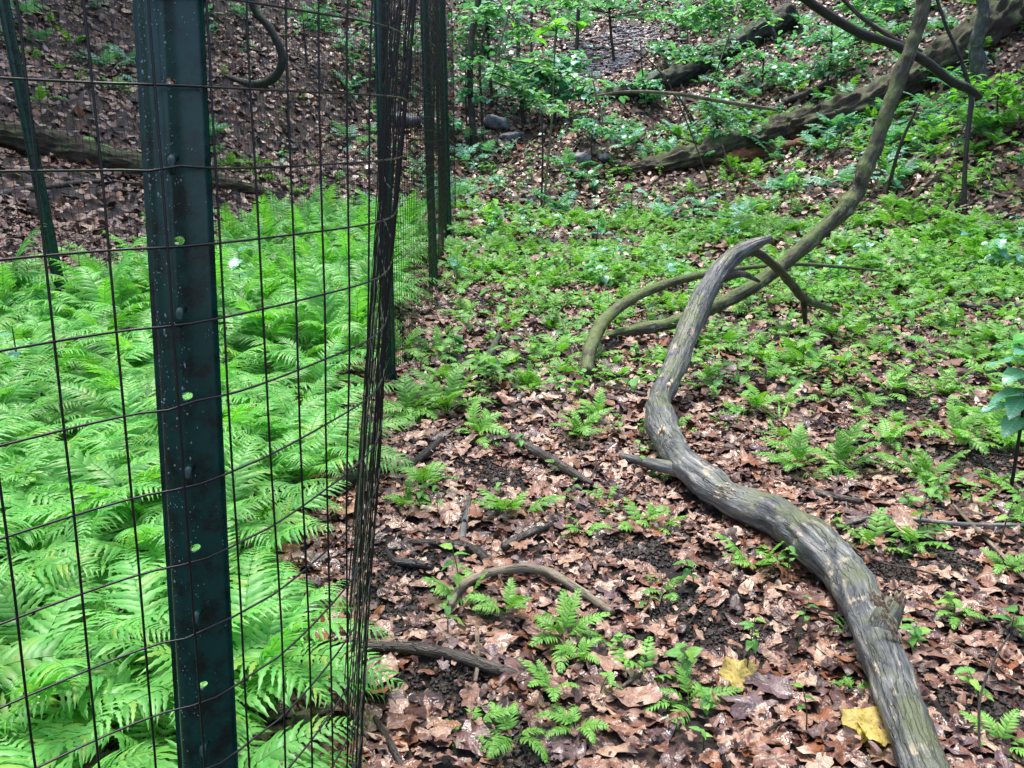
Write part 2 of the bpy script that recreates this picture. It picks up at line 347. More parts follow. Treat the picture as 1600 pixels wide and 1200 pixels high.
o = a.obj('leaf_litter', M_LIT, smooth=False); tag(o, 'layer of curled brown and tan dead leaves covering the near ground', 'leaf litter', kind='stuff')
a = Acc(); x, y = plan_points(21000, 4.1, 9.5, .70); litter(a, mid_t, x, y, .025, .062, .04, .3); x, y = plan_points(16000, 4.1, 9.5, .70); litter(a, far_t, x, y, .012, .03, .05, .4)
o = a.obj('leaf_litter', M_LIT, smooth=False); tag(o, 'brown dead leaves between the green seedlings on the valley floor', 'leaf litter', kind='stuff')
a = Acc(); x, y = plan_points(90000, 9.3, 30, .72); litter(a, far_t, x, y, .045, .085, .08, .4)
o = a.obj('leaf_litter', M_LIT, smooth=False); tag(o, 'reddish brown dead leaves covering the ravine banks behind', 'leaf litter', kind='stuff')
# the largest dead leaves lie on top, one by one
big_t = [litter_tpl(200 + i, 30, 3, [5, 0, 7, 5, 0][i % 5], [.40, 0, .34, .5, 0][i % 5], [.8, .5, .7, .9, .62][i % 5], .28) for i in range(10)]
BL = [mesh_from('dead_leaf', *big_t[i][:2], M_LIT, big_t[i][2], True) for i in range(10)]
x, y = plan_points(420, 1.4, 4.6, .66); k = mudmask(x, y) < .25; x, y = x[k][:290], y[k][:290]
Rm = rots(rng.uniform(0, 6.28, len(x)), rng.normal(0, .14, len(x)), rng.normal(0, .14, len(x)), np.stack([x, y], 1))
for i in range(len(x)):
    o = bpy.data.objects.new('dead_leaf', BL[i % 10]); C.objects.link(o); o.parent = GROUND
    M = Matrix(Rm[i].tolist()).to_4x4() @ Matrix.Scale(float(rng.uniform(.052, .088)), 4); M.translation = (x[i], y[i], H(x[i], y[i]) + .028 + .012 * rng.random()); o.matrix_local = M
# crumbs of wet mud
def blob(seed, n=6, m=5):
    r_ = np.random.default_rng(seed); V = []; T = []
    for j in range(1, m):
        th = math.pi * j / m
        for k in range(n):
            ph = 2 * math.pi * k / n; r = .7 + .6 * r_.random(); V.append((r * math.sin(th) * math.cos(ph), r * math.sin(th) * math.sin(ph), .65 * r * math.cos(th)))
    V = [(0, 0, .6)] + V + [(0, 0, -.6)]; L = len(V) - 1
    for k in range(n): T.append((0, 1 + k, 1 + (k + 1) % n)); T.append((L, 1 + (m - 2) * n + (k + 1) % n, 1 + (m - 2) * n + k))
    for j in range(m - 2):
        for k in range(n):
            A = 1 + j * n + k; B = 1 + j * n + (k + 1) % n; T += [(A, A + n, B + n), (A, B + n, B)]
    V = np.array(V, float); return V, np.array(T), V[:, :2].copy()
bt = [blob(i, 5, 4) for i in range(4)]; a = Acc()
for (mx, my, r) in MUDP:
    n = int(900 * min(r, .3) / .2); aa = rng.uniform(0, 6.28, n); rr = r * rng.random(n) ** .6 * 1.05
    x = mx + np.cos(aa) * rr; y = my + np.sin(aa) * rr; w_ = rng.integers(0, 4, n)
    for k in range(4):
        i = w_ == k; loc = np.stack([x[i], y[i], hgt(x[i], y[i]) + .004], 1); a.add(*scatter_many(bt[k], rots(rng.uniform(0, 6, i.sum()), rng.normal(0, .5, i.sum()), rng.normal(0, .5, i.sum())), rng.uniform(.0015, .009, i.sum()) * (1 + 1.2 * (rng.random(i.sum()) < .03)), loc))
tag(a.obj('mud_crumbs', M_CLAY), 'crumbly black wet mud showing where the dead leaves are gone', 'mud', kind='stuff')
# far gully: light on wet leaf litter, painted as pale lumps
gc = [G(px, py) for px, py in ((1000, 48), (985, 62), (972, 78), (955, 92), (930, 105), (900, 118))]
a = Acc(); gp = cr([tuple(q) for q in gc], 60)
for q in gp:
    for k in range(16):
        x_ = q[0] + rng.normal(0, .8); y_ = q[1] + rng.normal(0, .2); a.add(*tf(bt[rng.integers(0, 4)], rotm(rng.uniform(0, 6), rng.normal(0, .2), 0) * np.array([1, 1, .4]), rng.uniform(.05, .16), (x_, y_, H(x_, y_) + .02)))
tag(a.obj('gully_glints', M_GLINT), 'pale wet stones painted to show light on leaf litter in the gully far behind the saplings', 'glints', kind='stuff')

# ------------------------------------------------------------------ fence
#        X      Y     leanX leanY (per metre of height, about z = .9)
PATH = [(-1.5, -.35, 0, 0), (-.95, .22, 0, .02), (-.47, .79, 0, .08), (-.345, .888, 0, .10), (-.262, 1.07, .03, .08), (-.222, 1.28, .08, .05), (-.262, 1.62, .125, .02), (-.335, 2.05, .14, 0),
        (-.47, 2.9, .12, 0), (-.60, 3.9, .07, 0), (-.70, 4.9, .02, 0), (-.66, 5.8, .03, 0), (-.63, 7.0, .04, 0), (-.77, 8.05, .01, 0), (-.82, 10, 0, 0), (-.93, 12.5, 0, 0), (-.93, 14.2, 0, 0),
        (-1.5, 14.6, 0, 0), (-2.2, 12.4, 0, 0), (-2.75, 9.6, 0, 0), (-3.35, 6.35, 0, 0), (-4.4, 5.9, 0, 0), (-6.0, 5.3, 0, 0)]
fine = cr(PATH, 6000); L = np.concatenate([[0], np.cumsum(np.hypot(*np.diff(fine[:, :2], axis=0).T))])
def fpath(s): return np.array([np.interp(s, L, fine[:, k]) for k in range(4)])
S_POST = L[np.argmin(np.hypot(fine[:, 0] + .345, fine[:, 1] - .888))]
S_P2 = L[np.argmin(np.hypot(fine[:, 0] + .70, fine[:, 1] - 4.9))]; S_P3 = L[np.argmin(np.hypot(fine[:, 0] + .77, fine[:, 1] - 8.05))]
def fp(s, z, wob=1.0):
    q = fpath(s); n1 = mnoise.noise(Vector((s * 1.1, z * .8, 3))) * .012 * wob; n2 = mnoise.noise(Vector((s * 4, z * 3, 9))) * .0035 * wob
    if abs(s - S_POST) < .06: n1 = n2 = 0
    return np.array([q[0] + q[2] * (z - .9) + n1 + n2, q[1] + q[3] * (z - .9) + n2, z])
fence = empty('wire_fence', (-.345, .888, 0), 'black wire mesh deer fence on green steel posts enclosing the bed of tall ferns', 'fence')
bpy.context.view_layer.update(); FI = fence.matrix_world.inverted()
CELL = .060; WR = .00145; ZTOP = 3.25
def rowz(k, s): return 1.372 + .0862 * k + .004 * math.sin(s * 2.3 + k) + .006 * mnoise.noise(Vector((s * 1.5, k * .7, 1)))
def put(acc_or, name, mat, kind=None, label=None):
    V, T, U = acc_or if isinstance(acc_or, tuple) else acc_or.get()
    V = V - np.array([-.345, .888, 0]); o = link(name, mesh_from(name, V, T, mat, U), fence)
    if kind: o['kind'] = kind
    if label: o['label'] = label
    return o
far = Acc(); ci = 0; s = S_POST - .006 - CELL * 26
while s < L[-1] - .02:
    q0 = fpath(s); zb = H(q0[0], q0[1]) + .01; near = s < S_P2 - .05
    zt = ZTOP if s > 3 else 2.3
    zz = np.linspace(zb, zt, 30 if near else 9)
    jx = random.uniform(-.018, .018) if S_POST + .9 < s < S_P2 else 0; jl = jx * random.uniform(-1, 1)
    t = tube([fp(s + .002 * mnoise.noise(Vector((z * 5, ci, 0))), z) + np.array([jx * min(1, z) + jl * (z - .9) + (.006 * mnoise.noise(Vector((z * 2.5, ci, 7))) if jx else 0), 0, 0]) for z in zz], WR if near else .0021, 5 if near else 3, caps=False)
    if near: put(t, 'vertical_wire', M_WIRE)
    else: far.add(*t)
    s += CELL * (1 + .06 * random.uniform(-1, 1)) * (1 if s < S_POST + .9 else 1.55 if s < S_P2 else 1.2); ci += 1
LUGS = {}
for k in range(-15, 22):
    ss = np.concatenate([np.arange(S_POST - .006 - CELL * 26, S_P2, .03)]); pts = []
    for s in ss:
        p = fp(s, rowz(k, s)); d = abs(s - S_POST)
        if k % 3 == 0 and d < .05: p[2] += .004 * math.cos(d * 50)
        pts.append(p)
    put(tube(pts, WR, 5, caps=False), 'horizontal_wire', M_WIRE)
    ss = np.arange(S_P2, L[-1], .12); far.add(*tube([fp(s, rowz(k, s)) for s in ss], .0018, 3, caps=False))
put(far, 'far_mesh', M_WIRE, 'stuff', 'distant run of black wire mesh crowding into a dark band')

def profile(scale=.95):
    pts = [(-.038, .004), (-.031, .003), (-.029, -.004), (-.026, -.0095), (-.021, -.0135), (-.014, -.0162), (-.006, -.0165), (.001, -.0145), (.0055, -.0095), (.0105, -.004), (.017, .001), (.026, .0065), (.0315, .0085), (.038, .0055)]
    pts = cr(np.array(pts), 40) * scale; nrm = np.gradient(pts, axis=0); nrm = np.stack([-nrm[:, 1], nrm[:, 0]], 1); nrm /= np.linalg.norm(nrm, axis=1)[:, None]
    return pts, pts + nrm * .0028 * scale
def post_mesh(name, z0, z1, foot, top, holes=(), scale=.95, yaw=0.0):
    A_, B_ = profile(scale); loop = np.vstack([A_, B_[::-1]]); c, s_ = math.cos(yaw), math.sin(yaw); loop = loop @ np.array([[c, s_], [-s_, c]]); n = len(loop); V = []
    zs = np.array([z0, z1])
    for z in zs:
        f = (z - foot[2]) / (top[2] - foot[2]); c0 = foot[:2] + (top[:2] - foot[:2]) * f
        for p in loop: V.append((c0[0] + p[0], c0[1] + p[1], z))
    faces = []
    for i in range(len(zs) - 1):
        for k in range(n): faces.append((i * n + k, i * n + (k + 1) % n, (i + 1) * n + (k + 1) % n, (i + 1) * n + k))
    m = n // 2
    for k in range(m - 1):
        q = (k, k + 1, n - 2 - k, n - 1 - k); faces.append(q[::-1]); faces.append(tuple(x + n * (len(zs) - 1) for x in q))
    me = bpy.data.meshes.new(name); me.from_pydata([tuple(v) for v in V], [], faces); me.update()
    import bmesh
    bm = bmesh.new(); bm.from_mesh(me); bmesh.ops.recalc_face_normals(bm, faces=bm.faces); bm.to_mesh(me); bm.free()
    if holes:
        cut = bmesh.new()
        for (x, y, z, r) in holes:
            bmesh.ops.create_cone(cut, cap_ends=True, segments=18, radius1=r, radius2=r, depth=.08, matrix=Matrix.Translation((x, y, z)) @ Matrix.Rotation(R(90), 4, 'X'))
        cm = bpy.data.meshes.new('cut'); cut.to_mesh(cm); cut.free()
        oa = bpy.data.objects.new('tmp_a', me); ob = bpy.data.objects.new('tmp_b', cm); C.objects.link(oa); C.objects.link(ob)
        md = oa.modifiers.new('b', 'BOOLEAN'); md.object = ob; md.operation = 'DIFFERENCE'; md.solver = 'EXACT'
        dg = bpy.context.evaluated_depsgraph_get(); dg.update(); me2 = bpy.data.meshes.new_from_object(oa.evaluated_get(dg)); me2.name = name
        bpy.data.objects.remove(oa); bpy.data.objects.remove(ob); me = me2
    me.materials.clear(); me.materials.append(M_POST)
    me.polygons.foreach_set('use_smooth', np.ones(len(me.polygons), bool)); me.set_sharp_from_angle(angle=R(35)); return me
foot = np.array([-.387, .820, 0.]); top = np.array([-.3565, 1.010, 1.9])
def pc(z): return foot + (top - foot) * (z / 1.9)
holes = []
for k in range(-13, 3):
    if k % 2: 
        z = rowz(k, S_POST) + .004; c = pc(z); holes.append((c[0] + .0045, c[1], z, .0046))
main_post = post_mesh('post', -.3, 1.95, foot, top, holes)
mp_ = link('post', main_post, fence, Matrix.Translation((.345, -.888, 0))); mp_['label'] = 'nearest green steel fence post, wet with rain drops'
# lugs, between the holes
for k in range(-14, 3, 2):
    z = rowz(k, S_POST); c = pc(z); x0, y0 = c[0] + .004, c[1] - .008
    pts = cr([(x0, y0 + .004, z + .012), (x0, y0 - .006, z + .012), (x0 + .001, y0 - .012, z + .004), (x0 + .0015, y0 - .011, z - .005)], 9)
    V, T, U = tube(pts, [.005] * 4 + [.0048, .0046, .0042, .0036, .0024], 8)
    o = link('hook', mesh_from('hook', V - c, T, M_POST, U), mp_); o.location = c
# drops
ico = blob(3, 8, 6); ico = (ico[0] / np.linalg.norm(ico[0], axis=1)[:, None], ico[1], ico[2]); A_, _ = profile()
a = Acc(); seg = np.diff(A_, axis=0)
for i in range(800):
    z = rng.uniform(.55, 1.6); u = rng.choice([rng.uniform(8, 24), rng.uniform(20, 37)], p=[.85, .15]); j = int(u); p = A_[j] + seg[j] * (u - j); nn = np.array([seg[j][1], -seg[j][0]]); nn /= np.linalg.norm(nn)
    if rng.random() > (z - .2) / 1.3: continue
    r = rng.choice([.0004, .0007, .0012], p=[.6, .34, .06]); c = pc(z); V = ico[0] * np.array([r, r * .7, r * (1.25 if rng.random() < .8 else 2)])
    a.add(V + np.array([c[0] + p[0] + nn[0] * r * .2, c[1] + p[1] + nn[1] * r * .2, z]), ico[1], ico[2])
V, T, U = a.get(); o = link('water_drops', mesh_from('water_drops', V, T, M_DROP, U), mp_); o['kind'] = 'stuff'
def post(x, y, zt, label, yaw=.3, tilt=(0, 0), sc=1.0):
    z0 = H(x, y) - .3; me = post_mesh('post', z0, zt, np.array([x, y, 0.]), np.array([x + tilt[0], y + tilt[1], zt]), (), sc, yaw)
    o = link('post', me, fence, Matrix.Translation((.345, -.888, 0))); o['label'] = label
post(-.725, 4.93, 3.3, 'second green fence post from the front, behind the crowded mesh', .5, (.045, 0))
post(-.735, 8.05, 3.3, 'third green fence post from the front', .4, (-.03, 0), 1.05)
post(-.90, 12.4, 3.4, 'farthest green fence post beside the far corner', .2, (-.03, 0), 1.1)
post(-3.33, 6.3, 3.4, 'thin green fence post on the far side, left of the nearest post', .3, (-.17, 0), 1.05)

# ------------------------------------------------------------------ logs and branches
def limb(name, pts, mat, label, cat, sides=16, n=60, bump=.12, bscale=9, group=None, parts=(), ridge=0):
    """pts: rows (x,y,z,r)"""
    p = cr(pts, n); base = Vector(p[0][:3]); o = empty(name, base, label, cat, group) if parts else None
    V, T, U = tube(p[:, :3] - np.array(base), np.maximum(p[:, 3], .0015), sides, bump, bscale, seed=len(bpy.data.objects), ridge=ridge)
    if not parts:
        o = link(name, mesh_from(name, V, T, mat, U)); o.location = base; tag(o, label, cat, group); return o
    link('trunk', mesh_from('trunk', V, T, mat, U), o)
    for (pn, pp, pm) in parts:
        q = cr(pp, max(10, len(pp) * 6)); V, T, U = tube(q[:, :3] - np.array(base), np.maximum(q[:, 3], .0015), 12, bump, bscale, seed=5)
        link(pn, mesh_from(pn, V, T, pm, U), o)
    return o
DZ = [0]
WS = [1.0]
def gp(px, py, dz, wpx):
    wpx = wpx * WS[0]               # resting on the ground, width in pixels
    q = G(px, py, dz); q.z += DZ[0]; return (*q, wpx / 2 / F * (q[1] * .98 + .02))
def tp(px, py, t, wpx):
    wpx = wpx * WS[0]; return (*P(px, py, t), wpx / 2 / F * t)
WS[0] = .80
bigp = [gp(1490, 1290, .085, 118), gp(1440, 1190, .085, 108), gp(1393, 1060, .09, 98), gp(1345, 940, .10, 96), gp(1312, 890, .10, 96), gp(1268, 846, .11, 96), gp(1225, 815, .11, 82), gp(1180, 795, .10, 74), gp(1140, 778, .10, 68), gp(1105, 755, .09, 70), gp(1070, 725, .10, 62), gp(1045, 690, .10, 60), tp(1033, 655, 4.0, 58), tp(1030, 625, 4.2, 44), tp(1055, 570, 4.45, 45), tp(1085, 492, 4.75, 44), tp(1113, 440, 4.9, 40), tp(1140, 405, 5.0, 36), tp(1172, 385, 5.05, 24), tp(1206, 371, 5.05, 12)]
big = limb('fallen_branch', bigp, M_GREY, 'large bare grey fallen branch curving over the dead leaves into the foreground', 'fallen branch', 44, 320, .16, 9, ridge=.16, parts=[
    ('side_limb', [tp(1150, 400, 5.02, 22), tp(1180, 394, 5.1, 18), tp(1215, 420, 5.3, 17), tp(1240, 448, 5.6, 17), tp(1262, 470, 5.9, 15), tp(1310, 486, 6.5, 8)], M_BARK),
    ('prop_limb', [tp(1256, 458, 5.8, 14), tp(1257, 480, 5.9, 12), tp(1258, 505, 6.0, 8)], M_BARK),
    ('side_limb', [tp(1128, 432, 4.95, 26), tp(1160, 428, 5.0, 14), tp(1187, 440, 5.05, 5)], M_BARK),
    ('stub', [gp(1066, 735, .09, 34), gp(1030, 727, .09, 26), gp(1000, 720, .06, 20), gp(970, 712, .04, 15)], M_GREY),
    ('stub', [tp(1268, 860, 2.88, 60), tp(1262, 838, 2.90, 52), tp(1266, 818, 2.93, 40), tp(1268, 812, 2.94, 30)], M_GREY),
    ('broken_stub', [tp(1364, 1035, 2.33, 62), tp(1376, 990, 2.32, 58), tp(1392, 955, 2.33, 50), tp(1400, 940, 2.335, 42)], M_GREY)])
def splinter(pts_px, label_seed, n, t, wid, ln, parent, dirpx):
    a = Acc(); r_ = np.random.default_rng(label_seed)
    for k in range(n):
        i = r_.integers(0, len(pts_px)); px, py = pts_px[i]; px += r_.normal(0, wid); py += r_.normal(0, wid); p0 = P(px, py, t); l = r_.uniform(.4, 1) * ln
        p1 = P(px + dirpx[0] * l, py + dirpx[1] * l, t - .02 * r_.random()); a.add(*tube([p0, (p0 + p1) / 2 + Vector((0, 0, .003)), p1], [.004, .0035, .001], 5))
    V, T, U = a.get(); b0 = np.array(parent.location); o = link('splintered_wood', mesh_from('splintered_wood', V - b0, T, M_SPLIT, U, False), parent); o['kind'] = 'stuff'; o['label'] = 'pale splintered wood at the broken limb'
bpy.context.view_layer.update()
splinter([(1376, 948), (1382, 962), (1390, 975), (1396, 990), (1402, 1000), (1372, 940)], 3, 45, 2.235, 5, 16, big, (-.35, -1))
splinter([(1392, 940), (1404, 936), (1414, 940)], 8, 16, 2.29, 4, 14, big, (.1, -1))
splinter([(1130, 768), (1124, 762)], 4, 16, 3.02, 6, 16, big, (.8, .4))
splinter([(1040, 690), (1034, 672), (1048, 600)], 5, 26, 3.72, 4, 16, big, (0, 1))

WS[0] = .78
lean = limb('leaning_trunk', [tp(945, 527, 6.15, 16), tp(1000, 515, 6.05, 23), tp(1045, 505, 6.0, 25), tp(1110, 482, 6, 27), tp(1180, 446, 6, 28), tp(1240, 400, 6, 29), tp(1300, 345, 6, 31), tp(1322, 322, 6, 35), tp(1340, 296, 6, 30), tp(1352, 262, 5.97, 31), tp(1372, 215, 5.95, 29), tp(1402, 130, 5.9, 29), tp(1428, 60, 5.85, 28), tp(1448, -20, 5.8, 28), tp(1462, -160, 5.7, 26), tp(1468, -330, 5.6, 22)], M_MOSSY,
     'slender green mossy trunk leaning up to the right across the big fallen branch', 'leaning trunk', 24, 260, .22, 11)
limb('fallen_branch', [tp(917, 583, 5.15, 26), tp(922, 545, 5.4, 28), tp(945, 500, 5.85, 26), tp(990, 465, 6.3, 21), tp(1050, 441, 6.6, 18), tp(1110, 427, 6.85, 14), tp(1180, 417, 7.1, 9), tp(1260, 413, 7.3, 8), tp(1385, 424, 7.5, 4)], M_MOSSY, 'thin hooked branch curling down to the ground left of the leaning trunk', 'fallen branch', 12, 90, .1, 14)
WS[0] = .95
TW = [('fallen_stick', [(563, 1018, 20), (650, 1022, 24), (720, 1036, 24), (785, 1058, 22), (820, 1068, 12)], M_BARK, 'thick dark stick lying at the foot of the fence in the foreground', .014),
 ('fallen_stick', [(702, 955, 12), (728, 918, 15), (790, 897, 18), (850, 899, 18), (905, 930, 17), (956, 966, 15)], M_TAN, 'pale bowed stick arching over leaves above the thick dark stick', .03),
 ('fallen_stick', [(645, 854, 11), (690, 856, 16), (735, 864, 20), (768, 886, 16)], M_BARK, 'short dark curved stick left of the straight stub on the leaves', .014),
 ('fallen_stick', [(786, 862, 15), (824, 842, 16), (862, 826, 12)], M_BARK, 'short dark stick pointing up to the right in the middle of the leaves', .014),
 ('fallen_stick', [(604, 866, 7), (618, 884, 14), (645, 888, 16), (676, 893, 14)], M_BLACK, 'small black bent stick on the mud beside the mesh', .012),
 ('fallen_stick', [(733, 782, 9), (728, 812, 12), (722, 850, 14)], M_GREY, 'short grey stick standing end on above the curved dark stick', .012),
 ('fallen_stick', [(745, 672, 14), (800, 692, 19), (850, 718, 19), (890, 742, 16), (925, 762, 8)], M_BARK, 'long brown stick slanting down to the right from the fern clump', .02),
 ('fallen_stick', [(618, 743, 13), (655, 722, 15), (690, 692, 12)], M_BLACK, 'black stick just right of the mesh below the fern clump', .015),
 ('fallen_stick', [(440, 806, 18), (490, 786, 22), (545, 756, 20), (602, 738, 14)], M_BLACK, 'black stick poking out under the fence mesh from the ferns', .03),
 ('fallen_stick', [(751, 590, 12), (762, 566, 17), (772, 545, 14), (780, 524, 8)], M_TRUNK, 'knobbly mossy stick on bare mud beside the second post', .03),
 ('fallen_stick', [(1308, 832, 7), (1350, 818, 9), (1420, 818, 9), (1500, 826, 8), (1610, 828, 7)], M_GREY, 'thin grey curved stick lying right of the big branch', .03),
 ('fallen_stick', [(1488, 795, 5), (1540, 850, 8), (1612, 922, 9)], M_TAN, 'thin straight stick slanting off the right edge', .03),
 ('twig', [(1528, 1180, 4), (1530, 1100, 5), (1552, 1040, 4), (1576, 1000, 3)], M_BARK, 'thin upright wiry twig in the lower right corner', .05),
 ('fallen_stick', [(586, 1130, 9), (610, 1170, 12), (632, 1215, 13)], M_BARK, 'dark stick running off the bottom edge near the mesh', .012),
 ('fallen_stick', [(1462, 474, 8), (1520, 482, 13), (1570, 482, 12), (1620, 486, 10)], M_BARK, 'dark stick lying at the right edge beyond the seedlings', .03),
 ('fallen_stick', [(1245, 765, 8), (1290, 780, 14), (1345, 790, 10)], M_BARK, 'dark buried stick behind the bend of the big branch', .01),
 ('fallen_stick', [(745, 995, 8), (747, 1040, 10), (742, 1075, 7)], M_TAN, 'stubby pale stick below the bowed stick', .01),
 ('twig', [(1030, 900, 4), (1034, 925, 5), (1028, 955, 4)], M_TAN, 'tiny pale twig left of the black mud hollow', .01),
 ('twig', [(966, 1086, 5), (985, 1072, 7), (1003, 1060, 6)], M_TAN, 'short pale broken twig near the centre foreground', .01),
 ('twig', [(870, 490, 3), (885, 520, 4), (905, 555, 3)], M_TAN, 'thin grey twig left of the hooked branch tip', .02),
 ('fallen_stick', [(590, 598, 6), (680, 612, 8), (740, 610, 6)], M_BARK, 'thin stick lying past the foot of the second post', .02),
 ('fallen_stick', [(1010, 622, 8), (985, 617, 10), (950, 610, 7)], M_BARK, 'dark stick left of the kink of the big branch', .02),
 ('twig', [(1290, 830, 4), (1360, 880, 5), (1440, 900, 4), (1530, 930, 3)], M_BARK, 'wiry brown twig right of the big branch', .02),
 ('twig', [(1480, 1010, 3), (1560, 1060, 4), (1620, 1090, 3)], M_TAN, 'pale thin twig right of the yellow leaf', .02)]
DZ[0] = .018
for nm, pp, m, lab, dz in TW:
    limb(nm, [gp(x, y, dz, w_) for x, y, w_ in pp], m, lab, 'stick' if nm != 'twig' else 'twig', 10, 14 * len(pp), .22, 22)
# back of the scene
def glimb(nm, pp, m, lab, cat, dzk=.35, **k):
    q = []
    for x, y, w_ in pp:
        g = G(x, y); r = w_ / 2 / F * g[1]; g = G(x, y, r * dzk * 2); q.append((*g, r))
    return limb(nm, q, m, lab, cat, **k)
glimb('fallen_log', [(-60, 205, 42), (0, 214, 41), (100, 236, 38), (190, 256, 35), (270, 275, 34), (350, 290, 26), (450, 308, 8)], M_LOG, 'mossy rotting log lying on the bank behind the left fern bed', 'log', bump=.2, bscale=5, ridge=.5, sides=40, n=120)
glimb('fallen_stick', [(-30, 310, 11), (30, 298, 11), (90, 290, 9), (150, 284, 8), (225, 288, 6)], M_BARK, 'thin stick below the mossy log on the left bank', 'stick')
lg = glimb('fallen_log', [(925, 276, 8), (1000, 264, 20), (1060, 253, 34), (1140, 232, 36), (1230, 203, 44), (1320, 174, 42), (1410, 134, 46), (1500, 74, 50), (1580, 16, 52), (1660, -40, 54)], M_LOG, 'big mossy fallen log climbing the right bank behind the leaning trunk', 'log', n=200, bump=.25, bscale=4, ridge=.55, sides=48)
glimb('fallen_log', [(1055, 262, 10), (1130, 250, 20), (1200, 235, 22), (1260, 222, 12)], M_RED, 'strip of reddish rotten wood under the big mossy log', 'log', bump=.4, bscale=7)
glimb('fallen_log', [(915, 160, 14), (985, 142, 24), (1050, 122, 30), (1110, 95, 34), (1170, 62, 34), (1240, 25, 34)], M_TRUNK, 'dark fallen trunk across the gully behind the saplings', 'log', bump=.25, bscale=3, ridge=.5, sides=36, n=110)
glimb('fallen_log', [(840, 130, 6), (900, 132, 9), (960, 150, 7)], M_TRUNK, 'short dark log at the mouth of the gully', 'log')
def air(nm, pp, t0, t1, m, lab, cat, **k):
    n = len(pp); return limb(nm, [tp(x, y, t0 + (t1 - t0) * i / (n - 1), w_) for i, (x, y, w_) in enumerate(pp)], m, lab, cat, **k)
air('hanging_vine', [(388, -40, 13), (396, 10, 13), (425, 50, 13), (441, 92, 13), (428, 122, 14), (398, 132, 13), (368, 124, 9), (352, 118, 5)], 9.0, 9.4, M_TRUNK, 'thick dark vine hooking down in front of the left bank', 'vine', sides=10)
air('dead_limb', [(1240, -15, 15), (1290, 20, 15), (1345, 52, 16), (1380, 64, 15), (1410, 76, 16), (1452, 100, 15), (1485, 126, 15), (1512, 138, 15), (1532, 152, 9)], 7.0, 7.6, M_TRUNK, 'dark mossy limb slanting down behind the leaning trunk', 'limb', sides=10)
air('dead_limb', [(1308, -10, 7), (1350, 30, 7), (1400, 62, 8), (1440, 80, 6)], 7.4, 7.6, M_BARK, 'thin dark limb just above the mossy slanting limb', 'limb', sides=8)
air('dead_branch', [(925, 150, 3), (985, 143, 5), (1060, 147, 6), (1120, 157, 7), (1190, 168, 6), (1215, 172, 3)], 12, 13, M_TAN, 'pale bare branch stretched in front of the gully', 'branch', sides=7)
air('dead_branch', [(924, 112, 2), (932, 150, 4), (940, 175, 4), (942, 196, 2)], 12, 12, M_TAN, 'pale forked twig drooping before the dark fallen trunk', 'branch', sides=6)
def stem(pp, t, lab, m=M_TRUNK, nm='sapling_stem'):
    x, y, w_ = pp[0]; g = G(x, y); t = g[1] / ray(x, y)[1]
    return limb(nm, [(*P(x, y, t), w_ / 2 / F * t) for x, y, w_ in pp], m, lab, 'young tree', sides=10, n=40)
for k_, (pp_, m_, lab_) in enumerate([([(1296, 186, 5), (1327, 159, 4)], M_BARK, 'short dark stick lying above the big mossy log'), ([(1205, 170, 5), (1249, 152, 4)], M_TAN, 'pale stick on the slope left of the short dark stick'), ([(1151, 220, 5), (1172, 204, 5), (1197, 185, 3)], M_TAN, 'stick slanting on the bank just above the big mossy log'),
    ([(1222, 160, 10), (1262, 146, 10), (1300, 127, 7)], M_BARK, 'dark branch on the slope above the big mossy log'), ([(1170, 190, 6), (1200, 176, 9), (1225, 162, 8)], M_BARK, 'dark rotten branch piece left of the dark slope branch'),
    ([(1556, 180, 6), (1550, 200, 7), (1545, 224, 5)], M_TAN, 'pale stub standing on the right bank near the edge'), ([(1490, 230, 3), (1540, 200, 4), (1600, 168, 3)], M_TAN, 'thin pale stick on the right bank below the leafy shrub'),
    ([(1500, 292, 4), (1545, 300, 5), (1590, 312, 4)], M_TAN, 'pale stick lying right of the lone dead sapling'), ([(1040, 335, 3), (1090, 320, 4), (1130, 300, 3)], M_BARK, 'thin dark stick in the green cover left of the tiered sapling'),
    ([(330, 130, 4), (290, 140, 4), (262, 156, 3)], M_TAN, 'pale twig on the left bank beside the nearest post'), ([(90, 155, 3), (120, 140, 4), (175, 117, 3)], M_TAN, 'pale twig on the left bank above the mossy log')]):
    glimb('fallen_stick', pp_, m_, lab_, 'stick', dzk=.8, n=20, sides=8)
def rise(pp_, m_, lab_, nm='twig', cat='twig', **k):
    x0, y0, w0 = pp_[0]; g = G(x0, y0); t = g[1] / ray(x0, y0)[1]; limb(nm, [(*P(x, y, t - .25 * i), w_ / 2 / F * t) for i, (x, y, w_) in enumerate(pp_)], m_, lab_, cat, sides=8, n=24, **k)
rise([(1161, 282, 3), (1141, 263, 3), (1129, 228, 2)], M_TAN, 'thin pale twig bending in front of the big mossy log')
rise([(1300, 243, 3), (1312, 222, 3), (1318, 190, 2)], M_TAN, 'pale curved twig rising in front of the big mossy log')
rise([(1367, 298, 3), (1360, 277, 3), (1368, 260, 2)], M_TAN, 'small pale hooked twig right of the leaning trunk')
rise([(1387, 306, 7), (1394, 270, 6), (1411, 216, 5), (1437, 160, 3)], M_BARK, 'grey lichened dead stick standing at a slant right of the leaning trunk')
rise([(1532, 150, 26), (1530, 110, 24), (1524, 70, 22), (1536, 30, 20), (1530, -20, 16)], M_GREY, 'ragged grey rotting snag rising beside the upper end of the big log', 'snag', 'snag', ridge=.6, bump=.4, bscale=6)
rise([(1125, 330, 2), (1060, 160, 2), (1015, 95, 2), (960, 60, 1)], M_BARK, 'long thin wiry stem leaning left in front of the gully')
rise([(845, 330, 3), (848, 250, 3), (846, 170, 2)], M_BARK, 'straight thin dead stem in the middle of the valley floor')
rise([(1090, 230, 3), (1075, 180, 3), (1060, 150, 2)], M_BARK, 'thin bent stem left of the bushy teal shrub')
